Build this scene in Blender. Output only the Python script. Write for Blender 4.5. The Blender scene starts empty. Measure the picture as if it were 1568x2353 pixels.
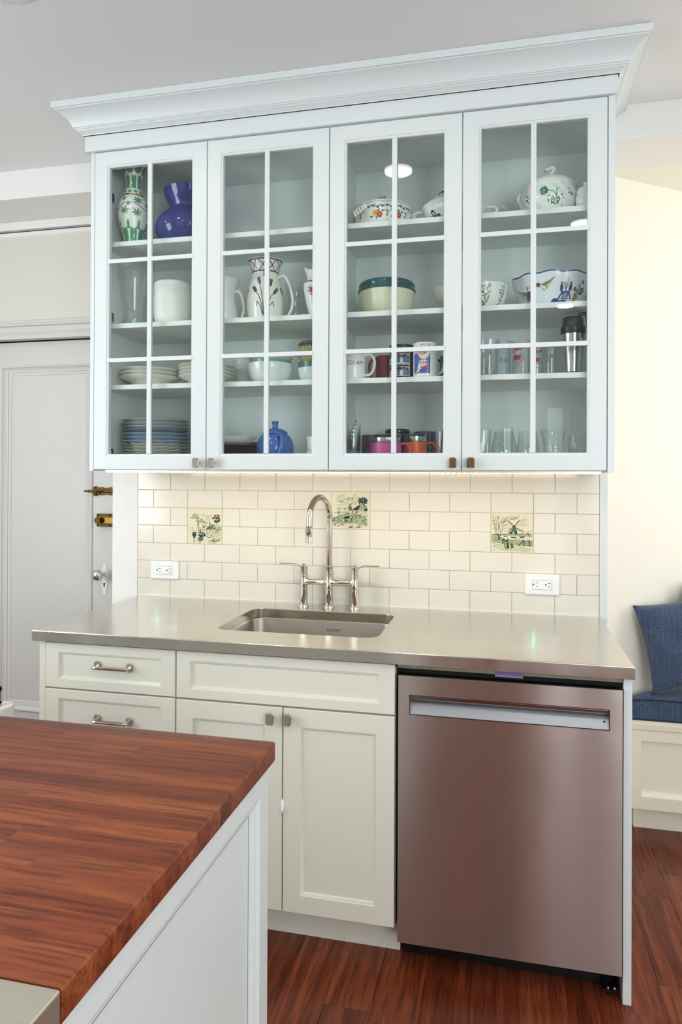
import bpy, bmesh, math, random
import numpy as np
from mathutils import Vector, Matrix
random.seed(7)
PI = math.pi
SC = bpy.context.scene
COL = SC.collection

# ------------------------------------------------------------------ camera
cam_d = bpy.data.cameras.new('camera'); cam = bpy.data.objects.new('camera', cam_d); COL.objects.link(cam)
SC.camera = cam
FPX, YAW, PITCH, ROLL, CYP = 1617.64, 0.2284, 0.0033, 0.0044, 1088.0
CAM = Vector((1.3833, -2.7009, 1.4222))
fw = Vector((-math.sin(YAW), math.cos(YAW), 0)); rt = Vector((math.cos(YAW), math.sin(YAW), 0)); up = Vector((0, 0, 1))
fw, up = math.cos(PITCH)*fw + math.sin(PITCH)*up, math.cos(PITCH)*up - math.sin(PITCH)*fw
rt, up = math.cos(ROLL)*rt + math.sin(ROLL)*up, math.cos(ROLL)*up - math.sin(ROLL)*rt
cam.matrix_world = Matrix(((rt.x, up.x, -fw.x, CAM.x), (rt.y, up.y, -fw.y, CAM.y), (rt.z, up.z, -fw.z, CAM.z), (0, 0, 0, 1)))
cam_d.sensor_fit = 'VERTICAL'; cam_d.sensor_height = 36.0; cam_d.lens = 36.0*FPX/2353.0
cam_d.shift_y = -(1176.5 - CYP)/2353.0
cam_d.clip_start = 0.02; cam_d.clip_end = 60

# ------------------------------------------------------------------ view, world, big lights
vs = SC.view_settings
vs.view_transform = 'Standard'; vs.look = 'None'; vs.gamma = 1.0; vs.use_curve_mapping = False
vs.exposure = -0.3
SC.cycles.use_denoising = True
SC.cycles.max_bounces = 10; SC.cycles.diffuse_bounces = 6; SC.cycles.glossy_bounces = 5; SC.cycles.transparent_max_bounces = 24
SC.cycles.sample_clamp_indirect = 6.0
SC.cycles.caustics_reflective = False; SC.cycles.caustics_refractive = False
world = bpy.data.worlds.new('world'); SC.world = world; world.use_nodes = True
bg = world.node_tree.nodes['Background']; bg.inputs[0].default_value = (0.75, 0.87, 1.0, 1); bg.inputs[1].default_value = 1.0

def area_light(name, loc, direction, sx, sy, power, col, parent=None, spread=PI):
    d = bpy.data.lights.new(name, 'AREA'); d.shape = 'RECTANGLE'; d.size = sx; d.size_y = sy
    d.energy = power; d.color = col; d.spread = spread
    o = bpy.data.objects.new(name, d); COL.objects.link(o)
    o.location = loc; o.rotation_euler = Vector(direction).to_track_quat('-Z', 'Y').to_euler()
    return o
# soft fill lamps added at made-up windows; the nook lamp stands for real daylight
DAY = (0.86, 0.945, 1.0); XL_ = -2.3
area_light('fill_left', (XL_+0.06, -2.75, 1.65), (1, 0.35, 0.22), 1.7, 1.5, 86, DAY)
area_light('fill_right', (4.05, -2.3, 1.6), (-1, 0.25, 0.12), 1.9, 1.5, 5, DAY)
area_light('fill_back', (3.1, -4.68, 1.7), (-0.32, 1, 0.26), 1.6, 1.6, 78, DAY)
area_light('daylight_nook_window', (3.62, 0.35, 1.75), (-1, 0.25, -0.05), 0.9, 1.5, 19, (1.0, 0.98, 0.94))

# ------------------------------------------------------------------ materials
def S(h):
    h = h.lstrip('#'); r = []
    for i in (0, 2, 4):
        c = int(h[i:i+2], 16)/255.0
        r.append(c/12.92 if c <= 0.04045 else ((c+0.055)/1.055)**2.4)
    return (*r, 1.0)
MATS = {}
def pm(name, col, rough=0.5, metal=0.0, **kw):
    if name in MATS: return MATS[name]
    m = bpy.data.materials.new(name); m.use_nodes = True; MATS[name] = m
    nt = m.node_tree; b = nt.nodes['Principled BSDF']
    if isinstance(col, str): col = S(col)
    b.inputs['Base Color'].default_value = col; b.inputs['Roughness'].default_value = rough; b.inputs['Metallic'].default_value = metal
    for k, v in kw.items():
        if k in ('var', 'bump', 'scale'): continue
        b.inputs[k].default_value = v
    n = nt.nodes.new('ShaderNodeTexNoise'); n.inputs['Scale'].default_value = kw.get('scale', 14.0); n.inputs['Detail'].default_value = 3
    tc = nt.nodes.new('ShaderNodeTexCoord'); nt.links.new(tc.outputs['Object'], n.inputs['Vector'])
    var = kw.get('var', 0.02)
    if var:
        mx = nt.nodes.new('ShaderNodeMix'); mx.data_type = 'RGBA'
        mx.inputs['A'].default_value = tuple(c*(1-var) for c in col[:3]) + (1,)
        mx.inputs['B'].default_value = tuple(min(1, c*(1+var)) for c in col[:3]) + (1,)
        nt.links.new(n.outputs['Fac'], mx.inputs['Factor']); nt.links.new(mx.outputs['Result'], b.inputs['Base Color'])
    if kw.get('bump'):
        bp = nt.nodes.new('ShaderNodeBump'); bp.inputs['Strength'].default_value = kw['bump']; bp.inputs['Distance'].default_value = 0.001
        nt.links.new(n.outputs['Fac'], bp.inputs['Height']); nt.links.new(bp.outputs['Normal'], b.inputs['Normal'])
    return m
def emat(name, col, strength):
    m = pm(name, (0.02, 0.02, 0.02, 1), 0.4, var=0)
    b = m.node_tree.nodes['Principled BSDF']; b.inputs['Emission Color'].default_value = (*col, 1); b.inputs['Emission Strength'].default_value = strength
    return m
def glassmat(name, tint, refl=1.0, rough=0.0, haze=0.0):
    if name in MATS: return MATS[name]
    m = bpy.data.materials.new(name); m.use_nodes = True; MATS[name] = m
    nt = m.node_tree; nt.nodes.clear()
    out = nt.nodes.new('ShaderNodeOutputMaterial'); tr = nt.nodes.new('ShaderNodeBsdfTransparent'); gl = nt.nodes.new('ShaderNodeBsdfGlossy')
    tr.inputs[0].default_value = (*tint, 1); gl.inputs['Roughness'].default_value = rough
    fr = nt.nodes.new('ShaderNodeFresnel'); gb = nt.nodes.new('ShaderNodeNewGeometry'); im = nt.nodes.new('ShaderNodeMapRange')
    im.inputs['To Min'].default_value = 1.45; im.inputs['To Max'].default_value = 1/1.45
    nt.links.new(gb.outputs['Backfacing'], im.inputs['Value']); nt.links.new(im.outputs[0], fr.inputs[0])
    mu = nt.nodes.new('ShaderNodeMath'); mu.operation = 'MULTIPLY'; mu.inputs[1].default_value = refl; mu.use_clamp = True
    mix = nt.nodes.new('ShaderNodeMixShader')
    nt.links.new(fr.outputs[0], mu.inputs[0]); nt.links.new(mu.outputs[0], mix.inputs[0]); nt.links.new(tr.outputs[0], mix.inputs[1]); nt.links.new(gl.outputs[0], mix.inputs[2])
    last = mix
    if haze:
        df = nt.nodes.new('ShaderNodeBsdfDiffuse'); df.inputs[0].default_value = (0.75, 0.82, 0.85, 1)
        m2 = nt.nodes.new('ShaderNodeMixShader'); m2.inputs[0].default_value = haze
        nt.links.new(mix.outputs[0], m2.inputs[1]); nt.links.new(df.outputs[0], m2.inputs[2]); last = m2
    nt.links.new(last.outputs[0], out.inputs[0])
    return m
def wood(name, c_dark, c_mid, c_light, axis, grain=60.0, rough=0.35, spread=0.35, pore=0.35, coat=0.0):
    """stained wood; grain runs along `axis` (0=x, 1=y); every piece gets its own tone from its object"""
    m = bpy.data.materials.new(name); m.use_nodes = True; MATS[name] = m
    nt = m.node_tree; L = nt.links; b = nt.nodes['Principled BSDF']; b.inputs['Roughness'].default_value = rough
    b.inputs['Specular IOR Level'].default_value = 0.32; b.inputs['Coat Weight'].default_value = coat; b.inputs['Coat Roughness'].default_value = 0.12
    tc = nt.nodes.new('ShaderNodeTexCoord'); oi = nt.nodes.new('ShaderNodeObjectInfo')
    geo = nt.nodes.new('ShaderNodeNewGeometry')
    add = nt.nodes.new('ShaderNodeVectorMath'); add.operation = 'MULTIPLY_ADD'
    comb = nt.nodes.new('ShaderNodeCombineXYZ')
    for i in range(3): L.new(oi.outputs['Random'], comb.inputs[i])
    add.inputs[1].default_value = (37.0, 53.0, 71.0); L.new(comb.outputs[0], add.inputs[0]); L.new(geo.outputs['Position'], add.inputs[2])
    mp = nt.nodes.new('ShaderNodeMapping'); s = [grain, grain, grain]; s[axis] = grain*0.045; mp.inputs['Scale'].default_value = s
    L.new(add.outputs[0], mp.inputs['Vector'])
    n1 = nt.nodes.new('ShaderNodeTexNoise'); n1.inputs['Scale'].default_value = 1.0; n1.inputs['Detail'].default_value = 5; n1.inputs['Distortion'].default_value = 1.2
    L.new(mp.outputs[0], n1.inputs['Vector'])
    mp2 = nt.nodes.new('ShaderNodeMapping'); s2 = [grain*5, grain*5, grain*5]; s2[axis] = grain*0.3; mp2.inputs['Scale'].default_value = s2
    L.new(add.outputs[0], mp2.inputs['Vector'])
    n2 = nt.nodes.new('ShaderNodeTexNoise'); n2.inputs['Scale'].default_value = 1.0; n2.inputs['Detail'].default_value = 2
    L.new(mp2.outputs[0], n2.inputs['Vector'])
    cr = nt.nodes.new('ShaderNodeValToRGB'); e = cr.color_ramp.elements
    e[0].position = 0.25; e[0].color = S(c_dark); e[1].position = 0.75; e[1].color = S(c_light)
    x = e.new(0.5); x.color = S(c_mid)
    rr = nt.nodes.new('ShaderNodeMath'); rr.operation = 'MULTIPLY_ADD'; rr.inputs[1].default_value = spread; 
    L.new(oi.outputs['Random'], rr.inputs[0])
    rs = nt.nodes.new('ShaderNodeMath'); rs.operation = 'SUBTRACT'; rs.inputs[1].default_value = spread*0.5; L.new(n1.outputs['Fac'], rs.inputs[0]); L.new(rs.outputs[0], rr.inputs[2])
    L.new(rr.outputs[0], cr.inputs[0])
    pr = nt.nodes.new('ShaderNodeValToRGB'); pe = pr.color_ramp.elements; pe[0].position = 0.36; pe[0].color = (1-pore, 1-pore, 1-pore, 1); pe[1].position = 0.5; pe[1].color = (1, 1, 1, 1)
    L.new(n2.outputs['Fac'], pr.inputs[0])
    mul = nt.nodes.new('ShaderNodeMix'); mul.data_type = 'RGBA'; mul.blend_type = 'MULTIPLY'; mul.inputs['Factor'].default_value = 1.0
    L.new(cr.outputs[0], mul.inputs['A']); L.new(pr.outputs[0], mul.inputs['B']); L.new(mul.outputs['Result'], b.inputs['Base Color'])
    bp = nt.nodes.new('ShaderNodeBump'); bp.inputs['Strength'].default_value = 0.25; bp.inputs['Distance'].default_value = 0.0006
    L.new(n2.outputs['Fac'], bp.inputs['Height']); L.new(bp.outputs['Normal'], b.inputs['Normal'])
    return m
def steel(name, col, rough, aniso, tangent, streak_axis=None, var=0.08, marks=0.0, rot=0.0):
    m = bpy.data.materials.new(name); m.use_nodes = True; MATS[name] = m
    nt = m.node_tree; L = nt.links; b = nt.nodes['Principled BSDF']
    b.inputs['Metallic'].default_value = 1; b.inputs['Roughness'].default_value = rough; b.inputs['Anisotropic'].default_value = aniso; b.inputs['Anisotropic Rotation'].default_value = rot
    cx = nt.nodes.new('ShaderNodeCombineXYZ')
    for i in range(3): cx.inputs[i].default_value = tangent[i]
    if aniso > 0.5: L.new(cx.outputs[0], b.inputs['Tangent'])
    else: b.inputs['Anisotropic'].default_value = 0.0
    tc = nt.nodes.new('ShaderNodeTexCoord'); mp = nt.nodes.new('ShaderNodeMapping'); s = [500.0]*3
    if streak_axis is not None: s[streak_axis] = 6.0
    mp.inputs['Scale'].default_value = s; L.new(tc.outputs['Object'], mp.inputs['Vector'])
    n = nt.nodes.new('ShaderNodeTexNoise'); n.inputs['Scale'].default_value = 1.0; L.new(mp.outputs[0], n.inputs['Vector'])
    c = S(col); mx = nt.nodes.new('ShaderNodeMix'); mx.data_type = 'RGBA'
    mx.inputs['A'].default_value = tuple(v*(1-var) for v in c[:3])+(1,); mx.inputs['B'].default_value = tuple(min(1, v*(1+var)) for v in c[:3])+(1,)
    L.new(n.outputs['Fac'], mx.inputs['Factor']); L.new(mx.outputs['Result'], b.inputs['Base Color'])
    # wear: soft smudges change the gloss a little
    n2 = nt.nodes.new('ShaderNodeTexNoise'); n2.inputs['Scale'].default_value = 7.0; n2.inputs['Detail'].default_value = 6; L.new(tc.outputs['Object'], n2.inputs['Vector'])
    mr = nt.nodes.new('ShaderNodeMapRange'); mr.inputs['From Min'].default_value = 0.35; mr.inputs['From Max'].default_value = 0.75
    mr.inputs['To Min'].default_value = rough; mr.inputs['To Max'].default_value = rough+marks
    L.new(n2.outputs['Fac'], mr.inputs['Value']); L.new(mr.outputs[0], b.inputs['Roughness'])
    return m

def brushed(m):
    """a faint waviness of the sheet"""
    nt = m.node_tree; L = nt.links; b = nt.nodes['Principled BSDF']; tc = nt.nodes.new('ShaderNodeTexCoord')
    n2 = nt.nodes.new('ShaderNodeTexNoise'); n2.inputs['Scale'].default_value = 4.5; n2.inputs['Detail'].default_value = 1; L.new(tc.outputs['Object'], n2.inputs['Vector'])
    b1 = nt.nodes.new('ShaderNodeBump'); b1.inputs['Strength'].default_value = 1.0; b1.inputs['Distance'].default_value = 0.0014; L.new(n2.outputs['Fac'], b1.inputs['Height'])
    L.new(b1.outputs['Normal'], b.inputs['Normal'])
WHITE = pm('cabinet_paint', '#dde3e2', 0.38, bump=0.02, var=0.012, scale=30)
WARMLIT = pm('base_cabinet_paint', '#e3e0d2', 0.38, bump=0.02, var=0.012, scale=30)  # same white paint; warm light on the base units put into the colour
WALLP = pm('wall_paint_white', '#efeeea', 0.6, bump=0.05, scale=60)
CREAM = pm('wall_paint_cream', '#f6f2e4', 0.7, bump=0.05, scale=60)
CEILP = pm('ceiling_paint', '#efefee', 0.85, bump=0.05, scale=60)
DOORP = pm('old_door_paint', '#d0cec9', 0.4, bump=0.08, scale=18)
INSIDE = pm('cabinet_interior', '#e6ebe8', 0.5, var=0.01)
TILE = pm('tile_glaze', '#eae5d8', 0.12, bump=0.03, scale=9, var=0.02)
DTILE = pm('picture_tile_glaze', '#e8dfc6', 0.12, bump=0.03, scale=9, var=0.02)
GROUT = pm('grout', '#c2bead', 0.9, bump=0.2, scale=200)
STEEL = steel('worktop_steel', '#d9d4cb', 0.16, 0.0, (1, 0, 0), 0, marks=0.12)
SINKST = steel('sink_steel', '#9d968b', 0.32, 0.0, (1, 0, 0), 0, marks=0.08)
DWST = steel('dishwasher_steel', '#c9bdb7', 0.26, 0.99, (1, 0, 0), 0, var=0.04, marks=0.0, rot=0.25); brushed(DWST)
NICKEL = pm('polished_nickel', '#d9d0c3', 0.06, 1.0, var=0.0)
CHROME = pm('chrome', '#d8d9da', 0.05, 1.0, var=0.0)
BRASS = pm('aged_brass', '#5b4524', 0.48, 1.0, var=0.25, scale=90)
BLACK = pm('black_plastic', '#0c0d0d', 0.35, var=0.1)
RUBBER = pm('black_insulation', '#0a0a08', 0.95, var=0.3, bump=1.0, scale=300)
FLOORW = wood('floor_oak_stained', '#4e1e0f', '#6f311a', '#8b4629', 1, 34.0, 0.36, 0.20, 0.42, coat=0.1)
BLOCKW = wood('mahogany_block', '#5e2813', '#7f3b20', '#99532f', 0, 30.0, 0.40, 0.26, 0.40)
ROOMDOOR = wood('varnished_oak', '#5c4231', '#8a6a52', '#a88a70', 2, 20.0, 0.4, 0.2, 0.3)
PALEST = steel('pale_top_steel', '#c6c1b3', 0.42, 0.2, (1, 0, 0), 0, marks=0.1)
PANE = glassmat('pane_glass', (0.965, 0.985, 0.978), 0.62)
GLASS = glassmat('drinking_glass', (0.975, 0.985, 0.982), 1.5)
FROST = glassmat('frosted_glass', (0.9, 0.95, 0.98), 1.2, 0.15, 0.45)
CHINA = pm('white_china', '#edeeea', 0.12, var=0.015)
CHINA2 = pm('cream_stoneware', '#e2dfc8', 0.18, var=0.03)

# ------------------------------------------------------------------ geometry helpers (world coordinates)
class G:
    def __init__(s): s.v = []; s.f = []; s.m = []
    def add(s, vs, fs, m=0):
        o = len(s.v); s.v.extend([tuple(p) for p in vs]); s.f.extend([tuple(i+o for i in f) for f in fs])
        s.m.extend(m if isinstance(m, (list, np.ndarray)) else [m]*len(fs)); return s
    def box(s, x0, x1, y0, y1, z0, z1, m=0):
        return s.add([(x, y, z) for z in (z0, z1) for y in (y0, y1) for x in (x0, x1)],
                     [(0, 2, 3, 1), (4, 5, 7, 6), (0, 1, 5, 4), (2, 6, 7, 3), (0, 4, 6, 2), (1, 3, 7, 5)], m)
    def prism(s, poly, axis, a, b, m=0):
        """polygon in the two other axes (x,y / x,z / y,z order) extruded along `axis`"""
        n = len(poly)
        def P(p, t): return {0: (t, p[0], p[1]), 1: (p[0], t, p[1]), 2: (p[0], p[1], t)}[axis]
        vs = [P(p, a) for p in poly]+[P(p, b) for p in poly]
        fs = [tuple(range(n)), tuple(range(2*n-1, n-1, -1))]+[(i, (i+1) % n, n+(i+1) % n, n+i) for i in range(n)]
        return s.add(vs, fs, m)
    def lathe(s, prof, c=(0, 0, 0), seg=40, m=0, a0=0.0, sx=1.0, sy=1.0, mod=None, angs=None):
        n = len(prof); vs = []; fs = []
        if angs is not None: seg = len(angs)
        for j, (r, z) in enumerate(prof):
            for i in range(seg):
                a = a0+(2*PI*i/seg if angs is None else angs[i]); R, Z = (r, z) if mod is None else mod(r, z, a-a0, j)
                vs.append((c[0]+R*math.sin(a)*sx, c[1]-R*math.cos(a)*sy, c[2]+Z))
        for j in range(n-1):
            for i in range(seg):
                k = (i+1) % seg; fs.append((j*seg+i, j*seg+k, (j+1)*seg+k, (j+1)*seg+i))
        return s.add(vs, fs, m)
    def tube(s, pts, r, seg=12, m=0, flat=1.0, flatdir=None, caps=True):
        pts = [Vector(p) for p in pts]; n = len(pts); R = r if isinstance(r, (list, tuple)) else [r]*n
        t0 = (pts[1]-pts[0]).normalized(); ref = Vector(flatdir) if flatdir else (Vector((0, 0, 1)) if abs(t0.z) < 0.9 else Vector((1, 0, 0)))
        u = (ref-t0*ref.dot(t0)).normalized(); vs = []; fs = []
        for k in range(n):
            t = (pts[min(k+1, n-1)]-pts[max(k-1, 0)]).normalized()
            u = (u-t*u.dot(t)).normalized(); w = t.cross(u)
            for i in range(seg):
                a = 2*PI*i/seg; vs.append(pts[k]+u*math.cos(a)*R[k]*flat+w*math.sin(a)*R[k])
        for k in range(n-1):
            for i in range(seg):
                j = (i+1) % seg; fs.append((k*seg+i, k*seg+j, (k+1)*seg+j, (k+1)*seg+i))
        if caps: fs += [tuple(range(seg-1, -1, -1)), tuple(range((n-1)*seg, n*seg))]
        return s.add(vs, fs, m)
    def sphere(s, c, r, seg=20, rings=12, m=0, sz=1.0, sy=1.0):
        return s.lathe([(r*math.sin(PI*k/rings), -r*sz*math.cos(PI*k/rings)) for k in range(rings+1)], c, seg, m, sy=sy)
ORG = {}
def obj(name, g, mats, parent=None, smooth=None, bev=0.0, seg=2, origin=None):
    """one mesh object from world-coordinate geometry; its origin is its thing's base"""
    if not isinstance(mats, (list, tuple)): mats = [mats]
    if parent is not None: o3 = ORG[parent]
    elif origin is not None: o3 = Vector(origin)
    else:
        a = np.array(g.v); o3 = Vector(((a[:, 0].min()+a[:, 0].max())/2, (a[:, 1].min()+a[:, 1].max())/2, a[:, 2].min()))
    me = bpy.data.meshes.new(name)
    a = np.array(g.v, dtype=float)-np.array(o3)
    me.from_pydata(a.tolist(), [], g.f)
    for m in mats: me.materials.append(m)
    if len(mats) > 1: me.polygons.foreach_set('material_index', np.array(g.m, dtype=np.int32))
    bm = bmesh.new(); bm.from_mesh(me)
    bmesh.ops.remove_doubles(bm, verts=bm.verts, dist=1e-6)
    bmesh.ops.recalc_face_normals(bm, faces=bm.faces)
    if bev:
        es = [e for e in bm.edges if len(e.link_faces) == 2 and e.calc_face_angle(0) > 0.5]
        bmesh.ops.bevel(bm, geom=es, offset=bev, segments=seg, affect='EDGES', profile=0.6)
    bm.to_mesh(me); bm.free()
    if smooth is not None:
        me.polygons.foreach_set('use_smooth', [True]*len(me.polygons))
        me.set_sharp_from_angle(angle=math.radians(smooth))
    me.update()
    ob = bpy.data.objects.new(name, me); COL.objects.link(ob)
    ORG[ob] = o3
    if parent is not None: ob.parent = parent
    else: ob.location = o3
    return ob
def tag(o, label, cat, group=None):
    o['label'] = label; o['category'] = cat
    if group: o['group'] = group
    return o
def thing(name, label, cat, loc, group=None):
    o = bpy.data.objects.new(name, None); COL.objects.link(o); o.location = loc; ORG[o] = Vector(loc)
    o.empty_display_size = 0.05
    return tag(o, label, cat, group)
def struct(name, g, mats, label=None, **kw):
    o = obj(name, g, mats, **kw); o['kind'] = 'structure'
    if label: o['label'] = label
    return o
def dup(root, delta, label, group=None):
    r = root.copy(); COL.objects.link(r); r.location = root.location+Vector(delta); r['label'] = label; ORG[r] = ORG[root]+Vector(delta)
    if group: r['group'] = group
    for ch in list(root.children):
        c = ch.copy(); COL.objects.link(c); c.parent = r
        for gch in list(ch.children):
            d = gch.copy(); COL.objects.link(d); d.parent = c
    return r
def arc(c, r, a0, a1, n, plane='yz'):
    out = []
    for i in range(n+1):
        a = a0+(a1-a0)*i/n; p, q = r*math.cos(a), r*math.sin(a)
        out.append({'yz': (c[0], c[1]+p, c[2]+q), 'xz': (c[0]+p, c[1], c[2]+q), 'xy': (c[0]+p, c[1]+q, c[2])}[plane])
    return out
def spline(P, n=8):
    P = [Vector(p) for p in P]; Q = [P[0]*2-P[1]]+P+[P[-1]*2-P[-2]]; out = []
    for i in range(1, len(Q)-2):
        for k in range(n):
            t = k/n; a, b, c, d = Q[i-1], Q[i], Q[i+1], Q[i+2]
            out.append(0.5*((2*b)+(c-a)*t+(2*a-5*b+4*c-d)*t*t+(3*b-a-3*c+d)*t**3))
    return out+[P[-1]]
def sp2(prof, n=5):
    lo = min(z for r, z in prof); hi = max(z for r, z in prof)
    return [(max(0, v.x), min(hi, max(lo, v.y))) for v in spline([(r, z, 0) for r, z in prof], n)]
# --- flat print: masks over a grid of small faces
def seg_(U, V, a, b, w):
    a = np.array(a, float); b = np.array(b, float); d = b-a; L = max(d@d, 1e-12)
    t = np.clip(((U-a[0])*d[0]+(V-a[1])*d[1])/L, 0, 1)
    return np.hypot(U-a[0]-t*d[0], V-a[1]-t*d[1]) < w
def line_(U, V, pts, w):
    r = np.zeros(U.shape, bool)
    for p, q in zip(pts[:-1], pts[1:]): r |= seg_(U, V, p, q, w)
    return r
def ell_(U, V, cx, cy, rx, ry, rot=0.0):
    c, s = math.cos(rot), math.sin(rot); x = (U-cx)*c+(V-cy)*s; y = -(U-cx)*s+(V-cy)*c
    return (x/rx)**2+(y/ry)**2 < 1
def poly_(U, V, pts):
    r = np.zeros(U.shape, bool); n = len(pts)
    for i in range(n):
        (x1, y1), (x2, y2) = pts[i], pts[(i+1) % n]
        if y1 == y2: continue
        r ^= ((y1 > V) != (y2 > V)) & (U < (x2-x1)*(V-y1)/(y2-y1)+x1)
    return r
def leaf_(U, V, cx, cy, R, rot):
    x = U-cx; y = V-cy; a = (np.arctan2(y, x)-rot+PI) % (2*PI)-PI; r = np.hypot(x, y)
    t = np.abs(((a*7/(2*PI)+.5) % 1)-.5)*2; t = 1-t; s = np.abs(((a*28/(2*PI)) % 1)-.5)*2
    return r < R*(0.30+0.62*t**1.25+0.10*s)*(0.84+0.16*np.cos(a))
def text_mesh(s, size):
    c = bpy.data.curves.new('t', 'FONT'); c.body = s; c.size = size; c.align_x = 'CENTER'; c.align_y = 'CENTER'; c.resolution_u = 2
    o = bpy.data.objects.new('t', c); COL.objects.link(o)
    dg = bpy.context.evaluated_depsgraph_get(); me = bpy.data.meshes.new_from_object(o.evaluated_get(dg))
    vs = [tuple(v.co) for v in me.vertices]; fs = [tuple(p.vertices) for p in me.polygons]
    bpy.data.objects.remove(o); bpy.data.curves.remove(c); bpy.data.meshes.remove(me)
    return vs, fs
def text_on(g, s, size, fn, sx=1.0, m=0):
    vs, fs = text_mesh(s, size); g.add([fn(v[0]*sx, v[1]) for v in vs], fs, m); return g
def bearing(x, y): return math.atan2(CAM.x-x, y-CAM.y)
ZF = -0.008
# ================================================================== THE ROOM
XL, XR, YB, ZC = -2.3, 4.15, -4.75, 2.765
struct('ceiling', G().box(XL, XR, YB, 0.0, ZC, ZC+0.08), CEILP)
fl = struct('floor', G().box(XL, XR, YB, 2.0, ZF-0.06, ZF-0.012), pm('subfloor', '#1c0d08', 0.8))
# floor boards, one object each, running towards the wall
PW = 0.1285; j0 = 1.939
rnd = random.Random(3); k = math.floor((XL-j0)/PW)
fixed = {0.904: [-0.847], 1.806: [-0.12, -0.56, 0.9], 1.939: [0.033, 1.1], 1.678: [-0.116, 0.8]}
meshes = {}
def board(x0, x1, y0, y1):
    x1 = min(x1, XR)
    if x1-x0 < 0.02: return
    obj('floor_board', G().box(x0+0.0003, x1-0.0003, y0+0.0003, y1-0.0003, ZF-0.012, ZF), FLOORW, fl, bev=0.0007, seg=1)
while j0+k*PW < XR:
    x0 = max(XL, j0+k*PW); x1 = j0+(k+1)*PW; cuts = None
    for kk, vv in fixed.items():
        if abs(kk-(j0+k*PW)) < 0.02: cuts = sorted(vv)
    y = YB; ys = [YB]
    if cuts:
        while y < cuts[0]-0.9: y += rnd.uniform(0.8, 1.5); ys.append(min(y, cuts[0]-0.35))
        ys += cuts
        y = ys[-1]
    while y < 1.95:
        y += rnd.uniform(0.7, 1.7); ys.append(min(y, 2.0))
    ys = sorted(set(ys))
    for a, b in zip(ys[:-1], ys[1:]):
        if b-a > 0.03: board(x0, x1, a, b)
    k += 1
# tiled partition wall
wf = struct('wall_front', G().box(-0.243, 1.747, 0.0085, 0.255, ZF, ZC), WALLP)
g = G().box(-0.243, -0.1265, 0.0, 0.0085, ZF, ZC-0.001); struct('trim_1', g, WALLP)
g = G().box(1.7205, 1.747, 0.0, 0.0085, ZF, ZC-0.001); struct('trim_2', g, WHITE)
obj('grout_bed', G().box(-0.1262, 1.7202, 0.0022, 0.0085, 0.905, 1.445), GROUT, wf)
PX, PZ, ZT = 0.154, 0.0741, 0.9155
X0 = -0.129; fl_x0, fl_x1 = -0.1255, 1.7195
DELFT = [(0.102, 3), (0.102+4*PX, 4), (0.102+8*PX, 3)]
OUTL = [(-0.061, 0.066), (1.459, 1.581)]
def tile(x0, x1, z0, z1, m=TILE, name='tile'):
    h = 0.00125
    return obj(name, G().box(x0+h, x1-h, 0.0, 0.007, z0+h, z1-h), m, wf, bev=0.0010, seg=2)
for r in range(7):
    z0 = ZT+r*PZ; z1 = z0+PZ; off = X0 if r % 2 == 0 else X0+PX/2
    cuts = [fl_x0]; x = off
    while x < fl_x1-0.012:
        if x > fl_x0+0.012: cuts.append(x)
        x += PX
    cuts.append(fl_x1)
    for a, b in zip(cuts[:-1], cuts[1:]):
        pieces = [(a, b)]
        for dx, dr in DELFT:
            if r in (dr, dr+1):
                np_ = []
                for p, q in pieces:
                    if q <= dx+0.002 or p >= dx+PX-0.002: np_.append((p, q))
                    else:
                        if p < dx-0.004: np_.append((p, dx))
                        if q > dx+PX+0.004: np_.append((dx+PX, q))
                pieces = np_
        for p, q in pieces: tile(p, q, z0, z1)
struct('trim_3', G().box(-0.1255, 1.7195, -0.003, 0.004, 0.9142, 0.9165), pm('caulk', '#f3f2ee', 0.5))

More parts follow.
